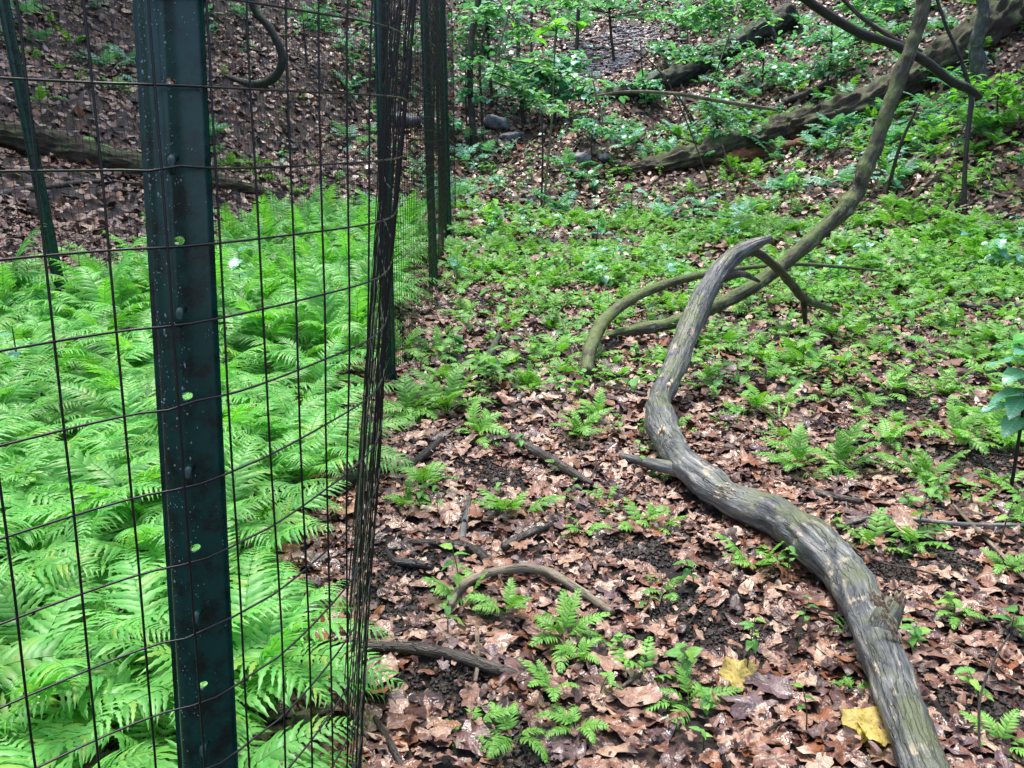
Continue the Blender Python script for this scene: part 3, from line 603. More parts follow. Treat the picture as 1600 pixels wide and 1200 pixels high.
stem([(742, 234, 14), (738, 190, 11), (734, 120, 10), (738, 50, 10), (748, 0, 10), (756, -80, 9)], 0, 'dark crooked young tree trunk right of the far fence corner', nm='young_tree')
stem([(1506, 328, 9), (1508, 260, 7), (1514, 190, 8), (1517, 150, 8), (1502, 95, 6), (1478, 40, 5), (1458, -20, 5)], 0, 'thin dark dead sapling standing alone on the right bank', nm='young_tree')
for k, (pp, lab) in enumerate([([(810, 100, 6), (810, 40, 6), (812, -30, 6)], 'leftmost of the far thin trunks behind the bright leafed sapling'), ([(831, 95, 4), (830, 40, 4), (832, -30, 4)], 'second of the far thin trunks from the left'),
     ([(898, 105, 6), (902, 60, 6), (905, -30, 6)], 'far thin trunk standing at the left of the pale gully'), ([(818, 195, 7), (815, 160, 6), (812, 120, 4)], 'short dark stub of a trunk under the teal leaves'),
     ([(755, 225, 5), (752, 160, 4), (750, 90, 4), (762, 20, 3)], 'thin stem beside the dark crooked young tree'), ([(1226, 90, 8), (1210, 55, 7), (1194, 10, 6), (1190, -30, 6)], 'dark leaning sapling below the pale leafy spray'),
     ([(1098, 228, 5), (1085, 190, 4), (1060, 150, 3)], 'thin leaning sapling left of the right bank shrubs')]):
    stem(pp, 0, lab, nm='young_tree')

# ------------------------------------------------------------------ leaf and fern shapes
def ovate(n=6, wid=.36, droop=.3, fold=.18, tip=1.0, teeth=0.0, seed=0):
    r_ = np.random.default_rng(seed); u = np.linspace(0, 1, n + 1); wd = wid * np.sin(np.pi * u ** .85) ** .8 * (1 - .25 * u) + 0.0
    wd[0] = .01; wd[-1] = 0.004; V = []; U = []
    for k in range(n + 1):
        z = -droop * u[k] ** 2; e = wd[k] * (1 + teeth * (k % 2 - .5)); wz = .03 * r_.standard_normal(2)
        V += [(u[k], e, z + fold * wd[k] + wz[0]), (u[k], 0, z), (u[k], -e, z + fold * wd[k] + wz[1])]; U += [(u[k], e), (u[k], 0), (u[k], -e)]
    T = []
    for k in range(n):
        o = k * 3
        for j in (0, 1): T += [(o + j, o + j + 1, o + 4 + j), (o + j, o + 4 + j, o + 3 + j)]
    return np.array(V), np.array(T), np.array(U)
def frond(seed, L=.5, Np=24, wmax=.16, stn=7, lobes=True, arch=1.3, start=.12, prof='ny', pw=.15, el=68, droop=.35):
    """frond grows from the origin towards +Y and up; rows of pinnae both sides"""
    r_ = np.random.default_rng(seed); a = Acc(); m = 24; th = R(el) - np.linspace(0, 1, m) ** 1.2 * arch; ds = L / (m - 1)
    c = np.zeros((m, 3)); sw = r_.uniform(-.25, .25)
    for i in range(1, m):
        c[i] = c[i - 1] + ds * np.array([math.sin(sw * i / m) * math.cos(th[i]), math.cos(th[i]), math.sin(th[i])])
    V, T, U = tube(c, np.linspace(.0022, .0006, m) * (L / .5) ** .5, 4); a.add(V, T, np.zeros((len(V), 2)) + .5)
    tn = np.gradient(c, axis=0); tn /= np.linalg.norm(tn, axis=1)[:, None]
    for i in range(Np):
        u = start + (1 - start) * (i + .5) / Np; w_ = (i + .5) / Np
        ln = (math.sin(math.pi * min(1, w_ * .86 + .12)) ** .8 if prof == 'ny' else (1 - w_ ** 2.2) * (.75 + .25 * min(1, w_ * 6))) * wmax + .008
        p = np.array([np.interp(u * (m - 1), np.arange(m), c[:, k]) for k in range(3)]); t = np.array([np.interp(u * (m - 1), np.arange(m), tn[:, k]) for k in range(3)])
        S = np.cross(t, [0, 0, 1.]); S /= np.linalg.norm(S) + 1e-9; Nn = np.cross(S, t)
        for sgn in (-1, 1):
            an = R(18 + 22 * w_ + r_.normal(0, 6)); D = sgn * S * math.cos(an) + t * math.sin(an); W = np.cross(Nn, D); l = ln * r_.uniform(.88, 1.06)
            dr = droop * r_.uniform(.5, 1.4); tw = r_.normal(0, .18); pwid = pw * l if prof == 'ny' else pw * wmax
            Vp = []; Up = []
            for k in range(stn + 1):
                q = k / stn; wd = pwid * (1 - q) ** .6 * (1 if q > 0 else .55)
                if lobes: wd *= (1.25 if k % 2 else .72)
                if k == stn: wd = .0004
                ctr = p + D * l * q + Nn * (.06 * l * math.sin(q * 3) - dr * l * q * q) + t * (.10 * l * q * q)
                tt = W * math.cos(tw) + Nn * math.sin(tw)
                Vp += [ctr + tt * wd - Nn * wd * .35, ctr, ctr - tt * wd - Nn * wd * .35]; Up += [(q, 1), (q, 0), (q, -1)]
            Tp = []
            for k in range(stn):
                o = k * 3
                for j in (0, 1): Tp += [(o + j, o + j + 1, o + 4 + j), (o + j, o + 4 + j, o + 3 + j)]
            a.add(np.array(Vp), np.array(Tp), np.array(Up))
    # one island colour per frond comes from the object, so weld nothing
    return a.get()
NYF = [mesh_from('frond', *frond(i, L=.52 + .05 * (i % 3), Np=26, wmax=.075 + .008 * (i % 2), stn=9, pw=.17, arch=1.35 + .2 * (i % 4), el=66 - 4 * (i % 3)), None) for i in range(0)]
def fmesh(name, tpl, mat): V, T, U = tpl; return mesh_from(name, V, T, mat, U)
NYF = [fmesh('frond', frond(i, L=.50 + .05 * (i % 3), Np=25, wmax=.085 + .010 * (i % 2), stn=9, pw=.108, arch=1.25 + .2 * (i % 4), el=70 - 4 * (i % 3)), M_FERN) for i in range(7)]
ny_lo = [frond(20 + i, L=.5, Np=21, wmax=.085, stn=4, lobes=False, pw=.13, arch=1.3 + .25 * (i % 3), el=68) for i in range(3)]
def plant_tpl(src, n, seed, tilt=.25):
    a = Acc(); r_ = np.random.default_rng(seed)
    for k in range(n): a.add(*tf(src[r_.integers(0, len(src))], rotm(k * 6.283 / n + r_.normal(0, .35), r_.normal(0, tilt), r_.normal(0, .15)), r_.uniform(.75, 1.12), (r_.normal(0, .02), r_.normal(0, .02), 0)))
    return a.get()
NYP = [fmesh('fern_plant', plant_tpl(ny_lo, 8, 40 + i), M_FERN) for i in range(5)]
# bed of tall ferns inside the fence
def pathx(y):                          # fence line at distance y (near side)
    k = fine[:, 0] > -9; kk = (L > S_POST) & (L < S_P3 + 5); return float(np.interp(y, fine[kk, 1], fine[kk, 0]))
pts = []
tries = 0
while tries < 9000 and len(pts) < 285:
    tries += 1; y = math.sqrt(random.uniform(1.22 ** 2, 12 ** 2)); x = -random.random() * (y * .62 + .45)
    if x > pathx(max(y, 1.3)) - (.20 + .03 * min(y, 5) + (.10 if 1.2 < y < 3.2 else 0)): continue
    if y > 6.2 and x < -3.30 + .15 * (y - 6.3) - .12: continue
    if y < 1.9 and x > -.45: continue
    dmin = .19 if y < 4 else .25
    if any((x - a_) ** 2 + (y - b_) ** 2 < dmin ** 2 for a_, b_ in pts): continue
    pts.append((x, y))
pts += [(-3.2, 6.0), (-3.42, 5.95), (-3.05, 6.25), (-3.6, 6.1), (-3.3, 5.7), (-3.85, 6.1)]
pts.sort(key=lambda q: q[1])
def ferny(x, y):
    px = 800 + F * x / (y * math.cos(PITCH) + .8 * math.sin(PITCH)); return px
for i, (x, y) in enumerate(pts):
    z = H(x, y) - .02; sc = random.uniform(.85, 1.15) * (1.12 if y > 5 else 1)
    if y < 5.2:
        r0 = empty('fern_plant', (x, y, z), 'tall bright green lacy fern among its like in the bed behind the fence', 'fern', 'tall ferns in the fenced bed', random.uniform(0, 6.28))
        for k in range(8):
            o = bpy.data.objects.new('frond', random.choice(NYF)); C.objects.link(o); o.parent = r0
            o.rotation_euler = (random.gauss(.0, .2), random.gauss(0, .15), k * .785 + random.gauss(0, .3)); s_ = sc * random.uniform(.75, 1.1); o.scale = (s_, s_, s_)
    else:
        o = bpy.data.objects.new('fern_plant', random.choice(NYP)); C.objects.link(o); o.location = (x, y, z); o.rotation_euler = (0, 0, random.uniform(0, 6.28)); s_ = sc * 1.05; o.scale = (s_, s_, s_ * 1.38)
        tag(o, 'tall bright green lacy fern among its like in the bed behind the fence', 'fern', 'tall ferns in the fenced bed')

# ------------------------------------------------------------------ small green plants
SF = [fmesh('frond', frond(60 + i, L=.2, Np=11, wmax=.036, stn=5, lobes=False, prof='x', pw=.20, arch=.9 + .2 * i, start=.25, el=62, droop=.2), M_FERN2) for i in range(5)]
LF = [fmesh('leaf', ovate(8, .30, .25 + .1 * i, .25, teeth=.12, seed=i), M_SEED) for i in range(4)]
LT = [fmesh('leaf', ovate(8, .36, .25 + .1 * i, .2, teeth=.10, seed=i + 9), M_TEAL) for i in range(4)]
LB = [fmesh('leaf', ovate(8, .30, .35 + .1 * i, .3, teeth=.16, seed=i + 19), M_BRIGHT) for i in range(3)]
LYM = [fmesh('leaf', litter_tpl(400 + i, 34, 4, 5, .22, .80, .10), M_YELLOW) for i in range(3)]
def small_fern(p, size, n, label, group=None, lean=.35):
    r0 = empty('small_fern', p, label, 'fern', group, random.uniform(0, 6.28))
    for k in range(n):
        o = bpy.data.objects.new('frond', random.choice(SF)); C.objects.link(o); o.parent = r0
        o.rotation_euler = (random.gauss(-.05, lean), random.gauss(0, .2), k * 6.283 / n + random.gauss(0, .35)); s_ = size / .2 * random.uniform(.7, 1.1); o.scale = (s_, s_, s_)
    return r0
def seedling(p, h, n, leaf, label, group=None, name='seedling', src=None, cat='seedling', mat=M_STEM, whorl=False, lean=(0, 0)):
    src = src or LF; r0 = empty(name, p, label, cat, group)
    q = cr([(0, 0, -.02, .0022), (lean[0] * .3, lean[1] * .3, h * .5, .0018), (lean[0], lean[1], h, .0012)], 8); q[:, 3] *= max(1, h / .18)
    V, T, U = tube(q[:, :3], q[:, 3], 5); link('stem', mesh_from('stem', V, T, mat, U), r0)
    a0 = random.uniform(0, 6.28)
    for k in range(n):
        f = 1 if whorl else .4 + .6 * (k + 1) / n; c = np.array([lean[0], lean[1], h]) * f
        o = bpy.data.objects.new('leaf', random.choice(src)); C.objects.link(o); o.parent = r0; o.location = c
        o.rotation_euler = (random.gauss(0, .15), random.gauss(-.1, .22), a0 + (k * 6.283 / n if whorl else k * 2.6) + random.gauss(0, .2)); s_ = leaf * random.uniform(.8, 1.15); o.scale = (s_,) * 3
    return r0
# named ones in the foreground
SFL = [(700, 650, .30, 9, 'lush small fern clump at the foot of the mesh below the second post'), (640, 660, .28, 8, 'fern clump leaning against the mesh beside the lush clump'), (745, 690, .20, 6, 'fern tuft above the long brown stick'),
 (790, 965, .17, 6, 'fern sprig growing under the pale bowed stick'), (880, 1010, .20, 9, 'dense fern tuft in the centre foreground'), (905, 1040, .13, 5, 'little fern at the base of the dense tuft'), (860, 1090, .16, 5, 'drooping fern frond beside the end of the thick dark stick'),
 (800, 1165, .18, 7, 'fern at the bottom edge right of the dark stick'), (900, 1150, .15, 5, 'fern with spread fronds near the bottom centre'), (740, 1150, .16, 4, 'low fern frond lying left at the bottom edge'),
 (1075, 1110, .17, 6, 'fern left of the spotted yellow leaf'), (640, 800, .16, 6, 'pale fern beside the mesh above the curved stick'), (665, 770, .18, 5, 'light green fern spreading over tan leaves by the mesh'),
 (915, 840, .17, 5, 'fern frond leaning right above the mud hollow'), (1140, 815, .07, 5, 'tiny fern growing on the big branch'), (1215, 890, .10, 5, 'small fern sprig right below the branch bend'),
 (1245, 740, .20, 7, 'fern behind the big branch near the orange leaf'), (1320, 740, .24, 8, 'large fern tuft right of the orange leaf'), (1490, 700, .22, 8, 'fern clump left of the broad leafed seedling'), (1450, 760, .17, 6, 'fern above the thin grey stick'),
 (1180, 650, .18, 7, 'fern right of the kinked branch'), (1260, 580, .22, 9, 'bushy fern on mud beyond the branch'), (1420, 860, .14, 6, 'fern in front of the thin grey stick'), (1225, 640, .14, 6, 'small fern on the mud by the bushy fern'),
 (905, 690, .18, 8, 'fern tuft between the brown stick and the big branch'), (935, 660, .16, 6, 'fern beside the yellow scrap'), (820, 610, .15, 7, 'bluish small fern on the bare mud'), (870, 560, .22, 9, 'tufted fern left of the hooked branch'),
 (880, 590, .18, 7, 'fern sprig under the hooked branch tip'), (1390, 700, .18, 6, 'low fern among dark mud on the right'), (1560, 1180, .15, 7, 'fern in the bottom right corner'), (1330, 1090, .10, 5, 'tiny fern left of the big branch base'),
 (1490, 970, .12, 5, 'pale fern right of the splintered stub'), (1570, 900, .17, 6, 'fern at the right edge below the thin stick'), (1350, 640, .16, 6, 'fern on the far side of the mud patch'), (1545, 680, .2, 7, 'fern tuft under the broad leafed seedling'),
 (630, 560, .26, 9, 'fern brushing the second post'), (680, 560, .22, 8, 'fern right of the second post'), (1110, 600, .17, 6, 'fern right of the upright part of the big branch'), (690, 600, .2, 7, 'fern in front of the second post foot')]
for x, y, s_, n, lab in SFL: small_fern(G(x, y) + Vector((0, 0, .012)), s_ * (1.15 if y < 780 else .82), n + (3 if y < 780 else 1), lab)
SDL = [(885, 625, .10, 3, .065, 'seedling with three broad pale leaves right of the knobbly stick'), (810, 715, .07, 4, .05, 'star shaped seedling beside the long brown stick'), (685, 820, .12, 3, .035, 'little upright seedling above the curved stick'),
 (760, 775, .05, 3, .03, 'small seedling at the edge of the mud'), (1085, 925, .10, 6, .036, 'seedling with round leaves on black mud left of the big branch'), (1245, 1020, .12, 4, .03, 'thin stemmed seedling between the yellow leaves'),
 (1165, 1065, .16, 5, .032, 'tall thin seedling rising beside the spotted yellow leaf'), (1180, 1060, .14, 4, .032, 'second thin stem behind the spotted yellow leaf'), (1260, 1150, .11, 3, .03, 'bare stalk with a leaf left of the big yellow leaf'),
 (1430, 850, .18, 8, .042, 'leafy seedling crossing the thin grey stick'), (1560, 860, .20, 8, .045, 'leafy seedling at the right edge over the grey stick'), (1575, 1010, .08, 4, .06, 'seedling with round pale leaves at the right edge'),
 (1490, 975, .07, 4, .045, 'light green seedling right of the splintered stub'), (1530, 1110, .07, 5, .04, 'seedling near the wiry twig'), (1100, 1170, .06, 3, .03, 'tiny seedling on the bottom mud'), (1010, 960, .05, 3, .035, 'round leafed seedling at mud edge in the centre'),
 (880, 810, .12, 4, .035, 'thin seedling among tan leaves in the centre'), (935, 1100, .07, 3, .045, 'seedling near the short pale twig'), (720, 940, .16, 5, .045, 'upright seedling inside the bowed stick'), (700, 1000, .10, 4, .04, 'small seedling left of the bowed stick'),
 (1350, 855, .05, 3, .035, 'seedling hard against the big branch'), (1160, 660, .05, 4, .04, 'four leafed seedling right of the kink'), (1000, 720, .07, 4, .035, 'seedling at the broken side stub'), (1520, 800, .10, 6, .045, 'seedling above the thin grey stick on the right'),
 (1470, 620, .12, 5, .05, 'seedling with shiny leaves beyond the mud'), (1390, 560, .16, 4, .075, 'seedling with one large bluish leaf'), (1450, 800, .09, 5, .04, 'seedling left of the slanting stick'), (965, 1020, .06, 4, .035, 'low seedling right of the dense fern tuft'),
 (1230, 910, .10, 5, .03, 'thin seedling under the big branch bend'), (655, 790, .06, 5, .05, 'pale lobed seedling beside the mesh'), (1055, 420, .30, 4, .12, 'plant with big pointed leaves behind the branch tip')]
for x, y, h, n, lf, lab in SDL: seedling(G(x, y) + Vector((0, 0, .012)), h * 1.15, n, lf * 1.1, lab, lean=(random.gauss(0, .03), random.gauss(0, .03)))
# bigger leafy seedlings
def edge_plant(px, py, h, n, leaf, lab, src, lean=(0, 0), mat=M_TRUNK): return seedling(G(px, py), h, n, leaf, lab, name='leafy_sapling', src=src, cat='sapling', mat=mat, lean=lean)
edge_plant(1578, 775, .66, 26, .135, 'sapling with broad dark green leaves at the right edge', LT, (-.02, 0))
edge_plant(930, 400, .55, 6, .17, 'sapling with large bluish leaves left of the branch tip', LT, (.05, 0))
edge_plant(985, 345, .55, 4, .22, 'sapling holding one tall pointed pale leaf', LT, (.02, 0))
edge_plant(760, 365, .50, 9, .20, 'low sapling with a flat tier of leaves near the far fence corner', LB, (.1, 0), M_STEM)
edge_plant(1235, 330, .62, 14, .13, 'bright sapling with two tiers of leaves left of the leaning trunk', LB, (.02, 0), M_STEM)
edge_plant(1400, 300, .5, 10, .14, 'fresh green sapling just right of the leaning trunk', LB, (.02, 0), M_STEM)
edge_plant(1530, 300, .55, 12, .14, 'bright leafed sapling right of the lone dead sapling', LB, (.05, 0), M_STEM)
edge_plant(1560, 430, .40, 14, .15, 'dark leafed low sapling at the right edge beyond the dark stick', LT, (-.05, 0))
edge_plant(40, 640, .45, 6, .10, 'broad leafed sapling poking up through the tall ferns at the left', LT, (0, 0))
edge_plant(380, 520, .60, 7, .13, 'pale broad leafed plant in the fern bed right of the nearest post', LT, (.02, 0), M_STEM)
edge_plant(680, 350, .7, 8, .16, 'teal leafed plant inside the far fence corner', LT, (0, 0), M_STEM)

# ------------------------------------------------------------------ understory trees behind
def tree_leaves(px0, py0, top, sprays, mat_leafs, lab, w_=6, nm='understory_sapling', cat='sapling', tmat=M_TRUNK):
    g = G(px0, py0); t = g[1] / ray(px0, py0)[1]; r0 = empty(nm, g, lab, cat); b0 = np.array(g)
    mid = [( (px0 + top[0]) / 2 + random.uniform(-6, 6), (py0 + top[1]) / 2)]
    q = cr([(*P(px0, py0, t), w_ / 2 / F * t), (*P(*mid[0], t), w_ * .4 / F * t), (*P(*top, t), w_ * .2 / F * t)], 24)
    V, T, U = tube(q[:, :3] - b0, q[:, 3], 7, .1, 10); link('stem', mesh_from('stem', V, T, tmat, U), r0)
    la = Acc(); ba = Acc(); tp_ = [ovate(3, .36, .3, .2, seed=k) for k in range(4)]
    for (sx, sy, rx, ry, nl, lp) in sprays:
        k_ = 1 if mat_leafs is M_BRIGHT and w_ == 4 and lp > 20 else 2.0; nl = int(nl * k_); lp = lp * (1.0 if k_ > 1 else .8); rx *= 1.75; ry *= 1.5
        # a flat layered spray of leaves round twigs reaching from the stem
        c = np.array(P(sx, sy, t)); j = np.argmin(np.abs(q[:, 2] - (c[2] - .1 * rx / F * t))); root = q[j, :3]
        ntw = max(4, nl // 11); W = rx / F * t; Hh = ry / F * t
        for m_ in range(ntw):
            e = c + np.array([random.uniform(-W, W), random.uniform(-W, W) * .8, random.uniform(-Hh, Hh)]); md = (root + e) / 2 + np.array([0, 0, .08 * W])
            tw = cr([root, md, e], 10); ba.add(*tube(tw - b0, np.linspace(.006, .0025, 10) * t / 12, 4))
            k = nl // ntw
            for _ in range(k):
                f = random.uniform(.35, 1.05); p = tw[min(9, int(f * 9))] + np.array([random.gauss(0, W * .16), random.gauss(0, W * .16), random.gauss(0, Hh * .10)])
                la.add(*tf(tp_[random.randrange(4)], rotm(random.uniform(0, 6.28), random.gauss(0, .2), random.gauss(.1, .22)), lp / F * t * random.uniform(.7, 1.3), p - b0))
    V, T, U = ba.get(); o = link('twigs', mesh_from('twigs', V, T, tmat, U), r0); o['kind'] = 'stuff'
    V, T, U = la.get(); o = link('foliage', mesh_from('foliage', V, T, mat_leafs, U), r0); o['kind'] = 'stuff'
tree_leaves(848, 335, (868, 48), [(835, 45, 30, 8, 7, 46), (880, 38, 30, 8, 8, 40), (830, 88, 26, 8, 5, 30)], M_BRIGHT, 'slender sapling topped with bright yellow green drooping leaves', 4, tmat=M_STEM)
tree_leaves(868, 200, (872, 20), [(800, 105, 38, 16, 70, 15), (850, 120, 45, 22, 110, 16), (900, 100, 30, 18, 60, 15), (870, 145, 35, 12, 50, 15), (790, 145, 28, 14, 40, 15), (920, 145, 25, 8, 30, 13)], M_TEAL, 'teal leafed sapling behind the bright topped one', 6)
tree_leaves(770, 170, (765, -30), [(740, 40, 40, 25, 90, 13), (790, 25, 40, 20, 90, 13), (770, 80, 30, 15, 45, 12), (720, 75, 20, 20, 40, 12)], M_TEAL, 'leafy understory sapling at the upper left of the gully', 6)
tree_leaves(960, 100, (950, -40), [(905, 10, 45, 10, 70, 10), (960, 6, 50, 10, 70, 10), (1020, 22, 40, 14, 60, 10)], M_TEAL, 'far leafy sapling hanging over the gully', 5)
def hang(root, tip, t, sprays, lab, mat=None, w_=5):
    """a limb reaching in from a tree above, with flat layers of leaves"""
    b0 = np.array(P(*root, t)); r0 = empty('overhanging_branch', tuple(b0), lab, 'branch'); e0 = np.array(P(*tip, t - .6))
    q = cr([(*b0, w_ / 2 / F * t), (*((b0 * .55 + e0 * .45) + np.array([0, 0, .12])), w_ * .35 / F * t), (*e0, .003)], 26)
    V, T, U = tube(q[:, :3] - b0, q[:, 3], 7, .15, 12); link('limb', mesh_from('limb', V, T, M_BARK, U), r0)
    la = Acc(); ba = Acc(); tp_ = [ovate(3, .36, .25, .15, seed=k) for k in range(4)]
    for (sx, sy, rx, n, lp) in sprays:
        c = np.array(P(sx, sy, t - .3)); root_ = q[np.argmin(np.linalg.norm(q[:, :3] - c, axis=1)), :3]; W = rx / F * t
        for m_ in range(max(5, n // 12)):
            e = c + np.array([random.uniform(-W, W), random.uniform(-W, W), random.gauss(0, W * .10)]); md = (root_ + e) / 2 + np.array([random.gauss(0, .1 * W), 0, .06 * W])
            tw = cr([root_, md, e], 14); ba.add(*tube(tw - b0, np.linspace(.005, .002, 14), 4))
            for k in range(12):
                p = tw[min(13, 3 + k)] + np.array([random.gauss(0, W * .05), random.gauss(0, W * .05), random.gauss(0, .015)])
                la.add(*tf(tp_[random.randrange(4)], rotm(random.uniform(0, 6.28), random.gauss(0, .16), random.gauss(.05, .16)), lp / F * t * random.uniform(.7, 1.25), p - b0))
    V, T, U = ba.get(); link('twigs', mesh_from('twigs', V, T, M_BARK, U), r0)['kind'] = 'stuff'
    V, T, U = la.get(); link('foliage', mesh_from('foliage', V, T, mat or M_PALE, U), r0)['kind'] = 'stuff'
M_PALE = leaf_mat('pale_canopy_leaf', [(.16, .40, .27), (.24, .50, .36), (.19, .44, .28), (.30, .56, .42)], rough=.3, trans=.38, sheen_spec=.7)
hang((1270, -60), (1050, 40), 12, [(1085, 30, 48, 130, 14), (1140, 14, 52, 150, 14), (1185, 30, 40, 110, 14), (1120, 48, 42, 90, 13), (1040, 22, 36, 70, 13)], 'pale blue green leafy branch hanging in at the top right of the gully')
hang((1000, -60), (870, 10), 12.5, [(900, 8, 40, 70, 13), (945, 4, 40, 60, 13)], 'short leafy branch hanging at the top centre over the gully')
hang((700, -60), (830, 60), 11, [(745, 30, 36, 70, 15), (790, 20, 36, 80, 15), (815, 60, 30, 50, 14)], 'leafy branch hanging in at the top beside the far fence corner')
hang((830, -80), (760, 150), 11.5, [(800, 120, 32, 60, 16), (850, 150, 34, 70, 16), (900, 125, 30, 50, 15), (880, 170, 26, 40, 15)], 'drooping leafy branch in front of the far thin trunks')
hang((1430, -60), (1340, 20), 9, [(1375, 6, 34, 40, 18), (1330, 12, 28, 30, 17)], 'leafy twig hanging at the top left of the leaning trunk')
hang((1180, -40), (1100, 170), 12.5, [(1110, 180, 28, 40, 13), (1150, 205, 30, 40, 13), (1085, 90, 24, 24, 12)], 'loose leafy spray drooping before the dark fallen trunk')
tree_leaves(1120, 245, (1110, 150), [(1110, 170, 34, 14, 60, 12), (1145, 190, 30, 14, 50, 12), (1095, 200, 24, 12, 30, 11)], M_TEAL, 'bushy teal shrub left of the right bank log', 5)
tree_leaves(1080, 120, (1075, 40), [(1060, 80, 35, 14, 70, 11), (1120, 85, 40, 14, 80, 11)], M_TEAL, 'scrubby shrub behind the dark fallen trunk', 4)
tree_leaves(1290, 150, (1300, 20), [(1280, 60, 40, 20, 70, 12), (1330, 100, 35, 20, 60, 12), (1240, 110, 30, 14, 40, 12)], M_TEAL, 'thin shrub growing above the right bank log', 4)
tree_leaves(1420, 25, (1400, -60), [(1380, 5, 50, 14, 50, 16), (1440, 10, 30, 10, 30, 16)], M_TEAL, 'leafy twig cluster behind the top of the leaning trunk', 4)
tree_leaves(640, 150, (650, -30), [(620, 60, 50, 30, 60, 12), (500, 70, 40, 30, 40, 11), (560, 130, 40, 25, 50, 11)], M_TEAL, 'dark leafed shrub seen through the crowded mesh', 4)
tree_leaves(480, 110, (470, 10), [(470, 40, 30, 16, 40, 10), (520, 30, 30, 16, 40, 10)], M_TEAL, 'small shrub on the left bank seen through the mesh', 3)
tree_leaves(1560, 210, (1565, 110), [(1560, 140, 40, 22, 90, 14), (1540, 180, 40, 16, 70, 13)], M_BRIGHT, 'bushy green shrub on the right bank by the edge', 4)
tree_leaves(925, 250, (930, 190), [(905, 195, 30, 10, 30, 14), (950, 205, 26, 8, 24, 14)], M_TEAL, 'small leafy shrub in the middle of the valley floor', 3)
tree_leaves(730, 225, (728, 60), [(715, 150, 24, 12, 24, 14), (760, 120, 24, 12, 24, 13), (735, 90, 26, 12, 26, 13)], M_TEAL, 'slim sapling with sparse leaves beside the dark crooked young tree', 3)
tree_leaves(1010, 165, (1000, 60), [(1030, 128, 28, 8, 24, 11), (1000, 146, 30, 8, 20, 10)], M_TEAL, 'airy sapling standing in front of the gully', 3)
tree_leaves(1190, 150, (1195, 60), [(1180, 90, 28, 12, 30, 11), (1215, 115, 26, 10, 24, 11)], M_TEAL, 'airy sapling above the right end of the pale bare branch', 3)
tree_leaves(690, 230, (688, 150), [(700, 180, 22, 10, 22, 14), (680, 200, 20, 10, 18, 14)], M_TEAL, 'low leafy shrub by the farthest fence post', 3)
# slaty rocks by the young tree
def rock(px, py, s, lab):
    g = G(px, py); V, T, U = blob(int(px), 9, 7); V = V * np.array([1.2, .8, .7]) * s; o = link('rock', mesh_from('rock', V, T, M_ROCK, U, False)); o.location = g + Vector((0, 0, s * .25)); o.rotation_euler = (random.gauss(0, .3), random.gauss(0, .3), random.uniform(0, 6)); tag(o, lab, 'rock')
for x, y, s_, lab in [(700, 205, .28, 'grey slaty rock left of the crooked young tree'), (775, 200, .30, 'tall grey rock right of the crooked young tree'), (800, 218, .22, 'lower grey rock beside the tall one'), (632, 195, .35, 'pale grey rock seen through the crowded mesh'),
    (905, 252, .26, 'grey splintered rock at the left end of the big log'), (945, 250, .18, 'small grey rock touching the left end of the big log'), (760, 232, .16, 'flat rock at the foot of the crooked young tree')]: rock(x, y, s_, lab)

# ------------------------------------------------------------------ ground cover
sf_lo = [frond(90 + i, L=.2, Np=7, wmax=.045, stn=2, lobes=False, prof='x', pw=.30, arch=1.0, start=.25, el=58) for i in range(3)]
def seed_lo(seed):
    r_ = np.random.default_rng(seed); a = Acc(); h = r_.uniform(.05, .14); n = r_.integers(4, 9); a.add(*tube([(0, 0, 0), (.01, 0, h * .5), (.0, .01, h)], .0018, 3))
    for k in range(n): a.add(*tf(ovate(4, .34, .3, .2, seed=k), rotm(k * 2.4 + r_.normal(0, .3), r_.normal(0, .2), r_.normal(0, .3)), r_.uniform(.035, .065), (0, 0, h * (.3 + .7 * (k + 1) / n))))
    return a.get()
def grass_lo(seed):
    r_ = np.random.default_rng(seed); a = Acc()
    for k in range(9): a.add(*tf(ovate(3, .06, .5, .1), rotm(r_.uniform(0, 6.28), 0, -r_.uniform(.6, 1.2)), r_.uniform(.07, .15), (r_.normal(0, .012), r_.normal(0, .012), 0)))
    return a.get()
cov = [plant_tpl(sf_lo, 7, 1, .4), plant_tpl(sf_lo, 5, 2, .5), seed_lo(3), seed_lo(4), seed_lo(5), grass_lo(6), plant_tpl(sf_lo, 6, 7, .5)]
covm = [fmesh('seedling', t, M_FERN2 if i in (0, 1, 6) else M_SEED) for i, t in enumerate(cov)]
def side_ok(x, y): return np.array([a_ > pathx(b_) + .12 if b_ < 14 else True for a_, b_ in zip(x, y)])
def cover(n, y0, y1, smin, smax, pfun, label, mat, which, spread=.66):
    x, y = plan_points(n, y0, y1, spread); k = side_ok(x, y) & gfree(x, y) & (rng.random(len(x)) < pfun(x, y)) & (rng.random(len(x)) > mudmask(x, y)); x, y = x[k], y[k]; a = Acc(); w_ = rng.choice(which, len(x))
    for c in which:
        i = w_ == c; m_ = i.sum()
        if m_: a.add(*scatter_many(cov[c], rots(rng.uniform(0, 6.28, m_), rng.normal(0, .1, m_), rng.normal(0, .1, m_)), rng.uniform(smin, smax, m_), np.stack([x[i], y[i], hgt(x[i], y[i]) - .01], 1)))
    o = a.obj('ground_cover', mat); tag(o, label, 'ground cover', kind='stuff'); return len(x)
GCX = np.array([(q[0], q[1]) for q in gc])
HK = [P(917, 583, 5.15), P(922, 560, 5.3), P(935, 530, 5.5), P(990, 520, 5.9), P(1045, 508, 5.9), P(950, 505, 5.8)]
def gfree(x, y):
    hk = np.min([np.hypot(x - q[0], (y - q[1] + .1)) for q in HK], axis=0) > .24
    return hk & gully_free(x, y)
